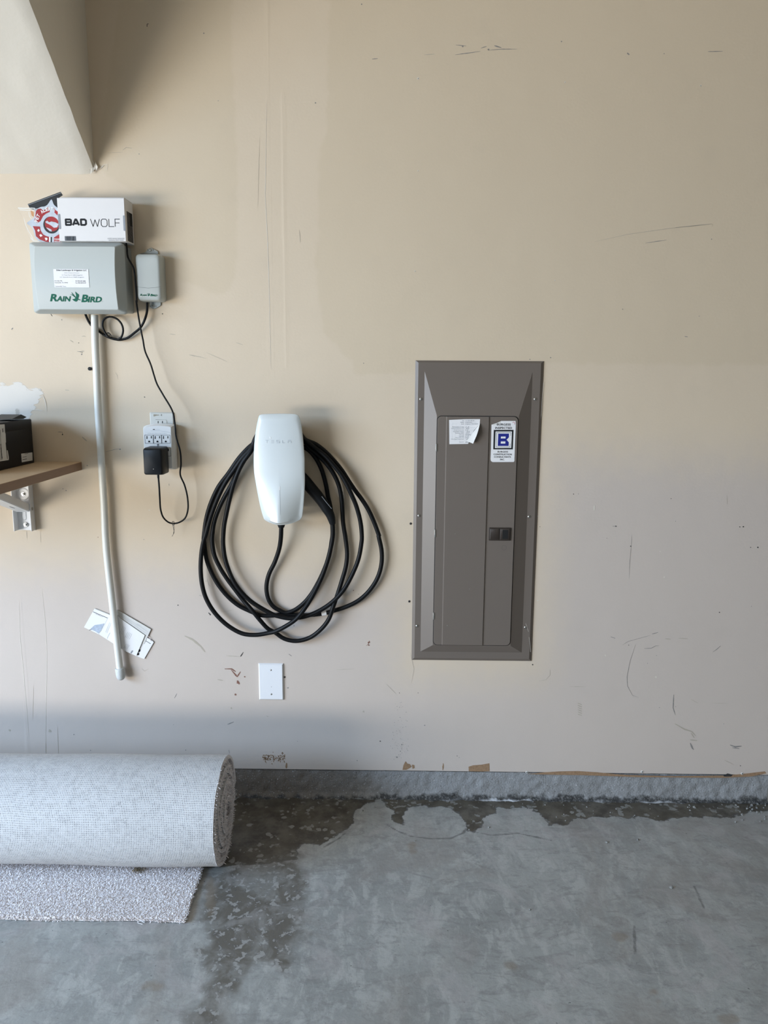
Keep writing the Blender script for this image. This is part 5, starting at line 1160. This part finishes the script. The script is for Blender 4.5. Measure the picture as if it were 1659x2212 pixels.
for k in range(4): bm.faces.new((vs[k], vs[(k+1) % 4], vs2[(k+1) % 4], vs2[k]))
link_mesh('lid_flap', bm, M_blackp, t, smooth=0)

# ------------------------------------------------------------------ carpet roll
yc_, zc2, R0, PT = -.351, .161, .161, .0125
xr_ = (W(490, 1640, .342).x+W(470, 1850, .455).x)/2-.004; print('XR', W(490, 1640, .342).x, W(470, 1850, .455).x, G(436,1873).x, G(402,1981).x)
xa_, xb_ = G(436, 1873, .012).x, G(402, 1981, .006).x
t = thing('carpet_roll', (-1.3, yc_, 0), 'large roll of grey carpet along the wall, its loose end flat on the floor', 'carpet')
YF = G(200, 1987, .004).y
n = NB('carpet_backing')
uv = n.nt.nodes.new('ShaderNodeUVMap').outputs['UV']; sp = n.nt.nodes.new('ShaderNodeSeparateXYZ'); n.L(uv, sp.inputs[0])
jit = n.math('MULTIPLY', n.math('SUBTRACT', n.noise(60, 3), .5), .55)
uu = n.math('ADD', n.math('MULTIPLY', sp.outputs['X'], 1/.0047), n.math('MULTIPLY', n.math('SUBTRACT', n.noise(5, 3), .5), 3.0)); vv2 = n.math('ADD', n.math('MULTIPLY', sp.outputs['Y'], 1/.0058), n.math('MULTIPLY', n.math('SUBTRACT', n.noise(7, 2), .5), 2.4))
fu = n.math('ABSOLUTE', n.math('SUBTRACT', n.math('FRACT', uu), .5)); fv = n.math('ABSOLUTE', n.math('SUBTRACT', n.math('FRACT', vv2), .5))
hole = n.math('MULTIPLY', n.ramp(n.math('ADD', fu, n.math('MULTIPLY', jit, .6)), .12, .22, 1, 0), n.ramp(n.math('ADD', fv, n.math('MULTIPLY', jit, .7)), .20, .32, 1, 0))
hm = n.math('MULTIPLY', hole, n.math('ADD', n.ramp(n.noise(22, 4), .3, .7), .95))
hm = n.math('MULTIPLY', hm, n.math('ADD', n.ramp(n.noise(140, 2), .35, .65), .15, 0, True))
colb = n.mix(n.noise(9, 3), (.53, .535, .54), (.62, .625, .63)); colb = n.mix(hm, colb, (.24, .24, .25))
hb = n.math('SUBTRACT', 1.0, hole)
nb = n.bump(hb, .0012); nb = n.bump(n.noise(400, 2), .0006, nb)
M_back = n.out(colb, .8, nb)
n = NB('carpet_pile')
cpn = n.mix(n.noise(230, 2), (.60, .56, .56), (.95, .92, .92)); cpn = n.mix(n.ramp(n.noise(110, 2), .5, .62, 0, .4), cpn, (.56, .50, .50))
M_pile = n.out(cpn, .95); n.b.inputs['Specular IOR Level'].default_value = .1
# profile: flat tail first, then the spiral; each entry (outer point, inner point, s)
prof = []; s_ = 0
NT = 24
for k in range(NT):
    y = YF+(yc_-YF)*k/NT; prof.append((Vector((0, y, .001)), Vector((0, y, .010)), 0.0))
turns = 10.2; NS = int(turns*48)
for k in range(NS+1):
    th = 2*math.pi*turns*k/NS; r = R0-PT*th/(2*math.pi)-.004*math.sin(th*.5)**2*0
    d = Vector((0, math.sin(th), -math.cos(th))); cc_ = Vector((0, yc_, zc2))
    prof.append((cc_+d*(r-.001), cc_+d*(r-.0095), th))
acc = [0]
for a_, b_ in zip(prof[:-1], prof[1:]): acc.append(acc[-1]+(b_[0]-a_[0]).length)
XL = -2.6; bm = bmesh.new(); uvl = bm.loops.layers.uv.new('UVMap')
def xend(k):
    p_, th = prof[k][0], prof[k][2]
    if th == 0:
        f = (p_.y-YF)/(G(436, 1873).y-YF); e = xb_+(xa_-xb_)*max(0, min(1.6, f)); return min(xr_, e)+.0016*mnoise.noise(Vector((acc[k]*90, 0, 0)))
    base = xr_+.0010*th/(2*math.pi)-.004+.004*math.sin(th*1.3) if th > 2*math.pi else xa_+(xr_-xa_)*min(1, th/1.6)
    return base+.003*mnoise.noise(Vector((acc[k]*14, 0, 0)))+.0010*mnoise.noise(Vector((acc[k]*120, 0, 0)))
wav = lambda x, k: .005*mnoise.noise(Vector((x*3.2, prof[k][2]*.8, 2))) if prof[k][2] > 1.2 else 0
XS_ = [XL+(j/26) for j in range(27)]
def row(k, side):
    out_ = []; xe = xend(k); n_ = 44
    for j in range(n_+1):
        f = j/n_; x = XL+(xe-XL)*(f**.6)
        p_ = prof[k][side].copy(); p_.x = x
        if prof[k][2] > 1.2: dd = (p_-Vector((x, yc_, zc2))).normalized(); p_ += dd*wav(x, k)
        if prof[k][2] == 0 and k < 3: p_.y += .006*mnoise.noise(Vector((x*5, 0, 0)))+.003*mnoise.noise(Vector((x*22, 3, 0)))
        out_.append(bm.verts.new(p_))
    return out_
ro = [row(k, 0) for k in range(len(prof))]; ri = [row(k, 1) for k in range(len(prof))]
for k in range(len(prof)-1):
    for j in range(44):
        f = bm.faces.new((ro[k][j], ro[k][j+1], ro[k+1][j+1], ro[k+1][j])); f.material_index = 0
        for l, (kk, jj) in zip(f.loops, ((k, j), (k, j+1), (k+1, j+1), (k+1, j))): l[uvl].uv = (l.vert.co.x, acc[kk])
        f = bm.faces.new((ri[k][j+1], ri[k][j], ri[k+1][j], ri[k+1][j+1])); f.material_index = 1
    f = bm.faces.new((ro[k][-1], ri[k][-1], ri[k+1][-1], ro[k+1][-1])); f.material_index = 1
    bm.faces.new((ro[k][0], ro[k+1][0], ri[k+1][0], ri[k][0]))
for j in range(44):
    f = bm.faces.new((ro[0][j], ri[0][j], ri[0][j+1], ro[0][j+1])); f.material_index = 1
link_mesh('carpet_sheet', bm, [M_back, M_pile], t, smooth=60)
bm = bmesh.new()
def tuft(base, dirn, L_, r, bend=.5, seg=2):
    dirn = dirn.normalized(); a = rnd.random()*6.283; side = Vector((math.cos(a), math.sin(a), 0)); side = (side-dirn*side.dot(dirn)); side = side.normalized() if side.length > .05 else Vector((1, 0, 0))
    s2 = dirn.cross(side); prev = None
    for i in range(seg+1):
        f = i/seg; c_ = base+dirn*L_*f+side*L_*bend*f*f; rr_ = r*(1, 1.05, .55)[min(i, 2)] if seg == 2 else r*(1-.5*f)
        ring = [bm.verts.new(c_+side*rr_*math.cos(q_)+s2*rr_*math.sin(q_)) for q_ in (0, 2.094, 4.189)]
        if prev:
            for k in range(3): bm.faces.new((prev[k], prev[(k+1) % 3], ring[(k+1) % 3], ring[k]))
        prev = ring
    bm.faces.new(prev)
ys1 = yc_+.02-.06
y = YF+.001
st_ = .0034
while y < -.375:
    f_ = (y-YF)/(G(436, 1873).y-YF); xe = xb_+(xa_-xb_)*min(1.3, f_)
    x = -1.36
    while x < xe:
        yy = y+rnd.uniform(-.0015, .0015)+(.006*mnoise.noise(Vector((x*5, 0, 0)))+.003*mnoise.noise(Vector((x*22, 3, 0))) if y < YF+.02 else 0)
        tuft(Vector((x+rnd.uniform(-.0016, .0016), yy, .0080)), Vector((rnd.gauss(0, .25), -.15+rnd.gauss(0, .25), 1)), rnd.uniform(.0030, .0055), rnd.uniform(.0015, .0021), rnd.uniform(.1, .6))
        x += st_
    y += st_
x = -1.36
while x < xb_:          # frayed front edge
    yy = YF+.006*mnoise.noise(Vector((x*5, 0, 0)))+.003*mnoise.noise(Vector((x*22, 3, 0)))
    tuft(Vector((x, yy+.001, rnd.uniform(.003, .009))), Vector((rnd.gauss(0, .4), -1, rnd.uniform(-.3, .9))), rnd.uniform(.003, .009), .0013, rnd.uniform(.1, .8)); x += .0013
for k in range(150):     # frayed right edge of the tail
    f_ = rnd.random()*1.2; y = YF+(G(436, 1873).y-YF)*f_; xe = xb_+(xa_-xb_)*f_
    tuft(Vector((xe, y, rnd.uniform(.004, .009))), Vector((1, rnd.gauss(0, .4), rnd.uniform(0, .9))), rnd.uniform(.003, .007), .0010, .5)
link_mesh('tail_pile', bm, M_pile, t, smooth=80)['kind'] = 'stuff'
bm = bmesh.new()
for k in range(NT+20, len(prof)):
    for m_ in range(8):
        f_ = rnd.random(); kk = min(k, len(prof)-2); o_, i_ = prof[kk][0], prof[kk][1]; u_ = rnd.random(); b_ = o_.lerp(i_, .35+.75*f_).lerp(prof[kk+1][0].lerp(prof[kk+1][1], .35+.75*f_), u_); b_.x = xend(kk)-.003
        inw = (i_-o_).normalized()
        tuft(b_, Vector((1, 0, 0))*rnd.uniform(.4, 1.4)+inw*rnd.uniform(-.1, .9)+Vector((0, rnd.gauss(0, .35), rnd.gauss(0, .35))), rnd.uniform(.004, .011), rnd.uniform(.0009, .0015), rnd.uniform(0, .9))
link_mesh('end_pile', bm, M_pile, t, smooth=80)['kind'] = 'stuff'
bm = bmesh.new()   # torn threads of the backing
for (x, y) in ((352, 1150), (365, 1140), (880, 1158), (905, 1152), (930, 1143), (240, 1132)):
    p = G(x/2.96, 1600+y/2.96, .002); pts_ = [p+Vector((rnd.uniform(-.006, .006)*i, -.003*i+rnd.uniform(-.002, .002), .001)) for i in range(4)]; tube(bm, spline(pts_, .002), .0006, n=5)
link_mesh('loose_thread', bm, M_paper, t, smooth=60)['kind'] = 'stuff'
bm = bmesh.new(); p = G(298, 1880, .014)
for k in range(60):
    tuft(p+Vector((rnd.gauss(0, .007), rnd.gauss(0, .006), 0)), Vector((rnd.gauss(0, .3), rnd.gauss(0, .3), 1)), .005, .0013, .5)
link_mesh('pile_stain', bm, mat('pile_tan', (.24, .20, .14), .9, nscale=200, namp=.3), t, smooth=0)['kind'] = 'stuff'

# ------------------------------------------------------------------ crumbs of concrete and paint
bm = bmesh.new()
spots = [(783, 1752, .004), (560, 1714, .006), (1013, 1793, .003), (895, 1817, .003), (1145, 1966, .003), (1450, 1918, .005), (1056, 1788, .003), (1310, 1820, .004), (1377, 1815, .004), (1500, 1745, .006), (810, 1745, .003)]
for k in range(60): spots.append((rnd.uniform(520, 1655), rnd.gauss(1732, 6), rnd.uniform(.0008, .0022)))
for k in range(40): spots.append((rnd.uniform(1100, 1655), rnd.gauss(1748, 12), rnd.uniform(.001, .003)))
for k in range(35): spots.append((rnd.gauss(1640, 22), rnd.gauss(1750, 16), rnd.uniform(.0015, .005)))
for x, y, r in spots:
    p = G(x, y, 0)
    if p.y > -.004 or p.x > XR-.01: continue
    q_ = bmesh.ops.create_icosphere(bm, subdivisions=1, radius=r, matrix=Matrix.Translation(p+Vector((0, 0, r*.35+.0005))))
    for v in q_['verts']: v.co += Vector((rnd.uniform(-.35, .35), rnd.uniform(-.35, .35), rnd.uniform(-.3, .1)))*r
tag(link_mesh('concrete_crumbs', bm, mat('crumb', (.24, .24, .23), .9, nscale=120, namp=.6), smooth=0), 'loose grey crumbs of concrete scattered along the foot of the wall', 'debris', kind='stuff')
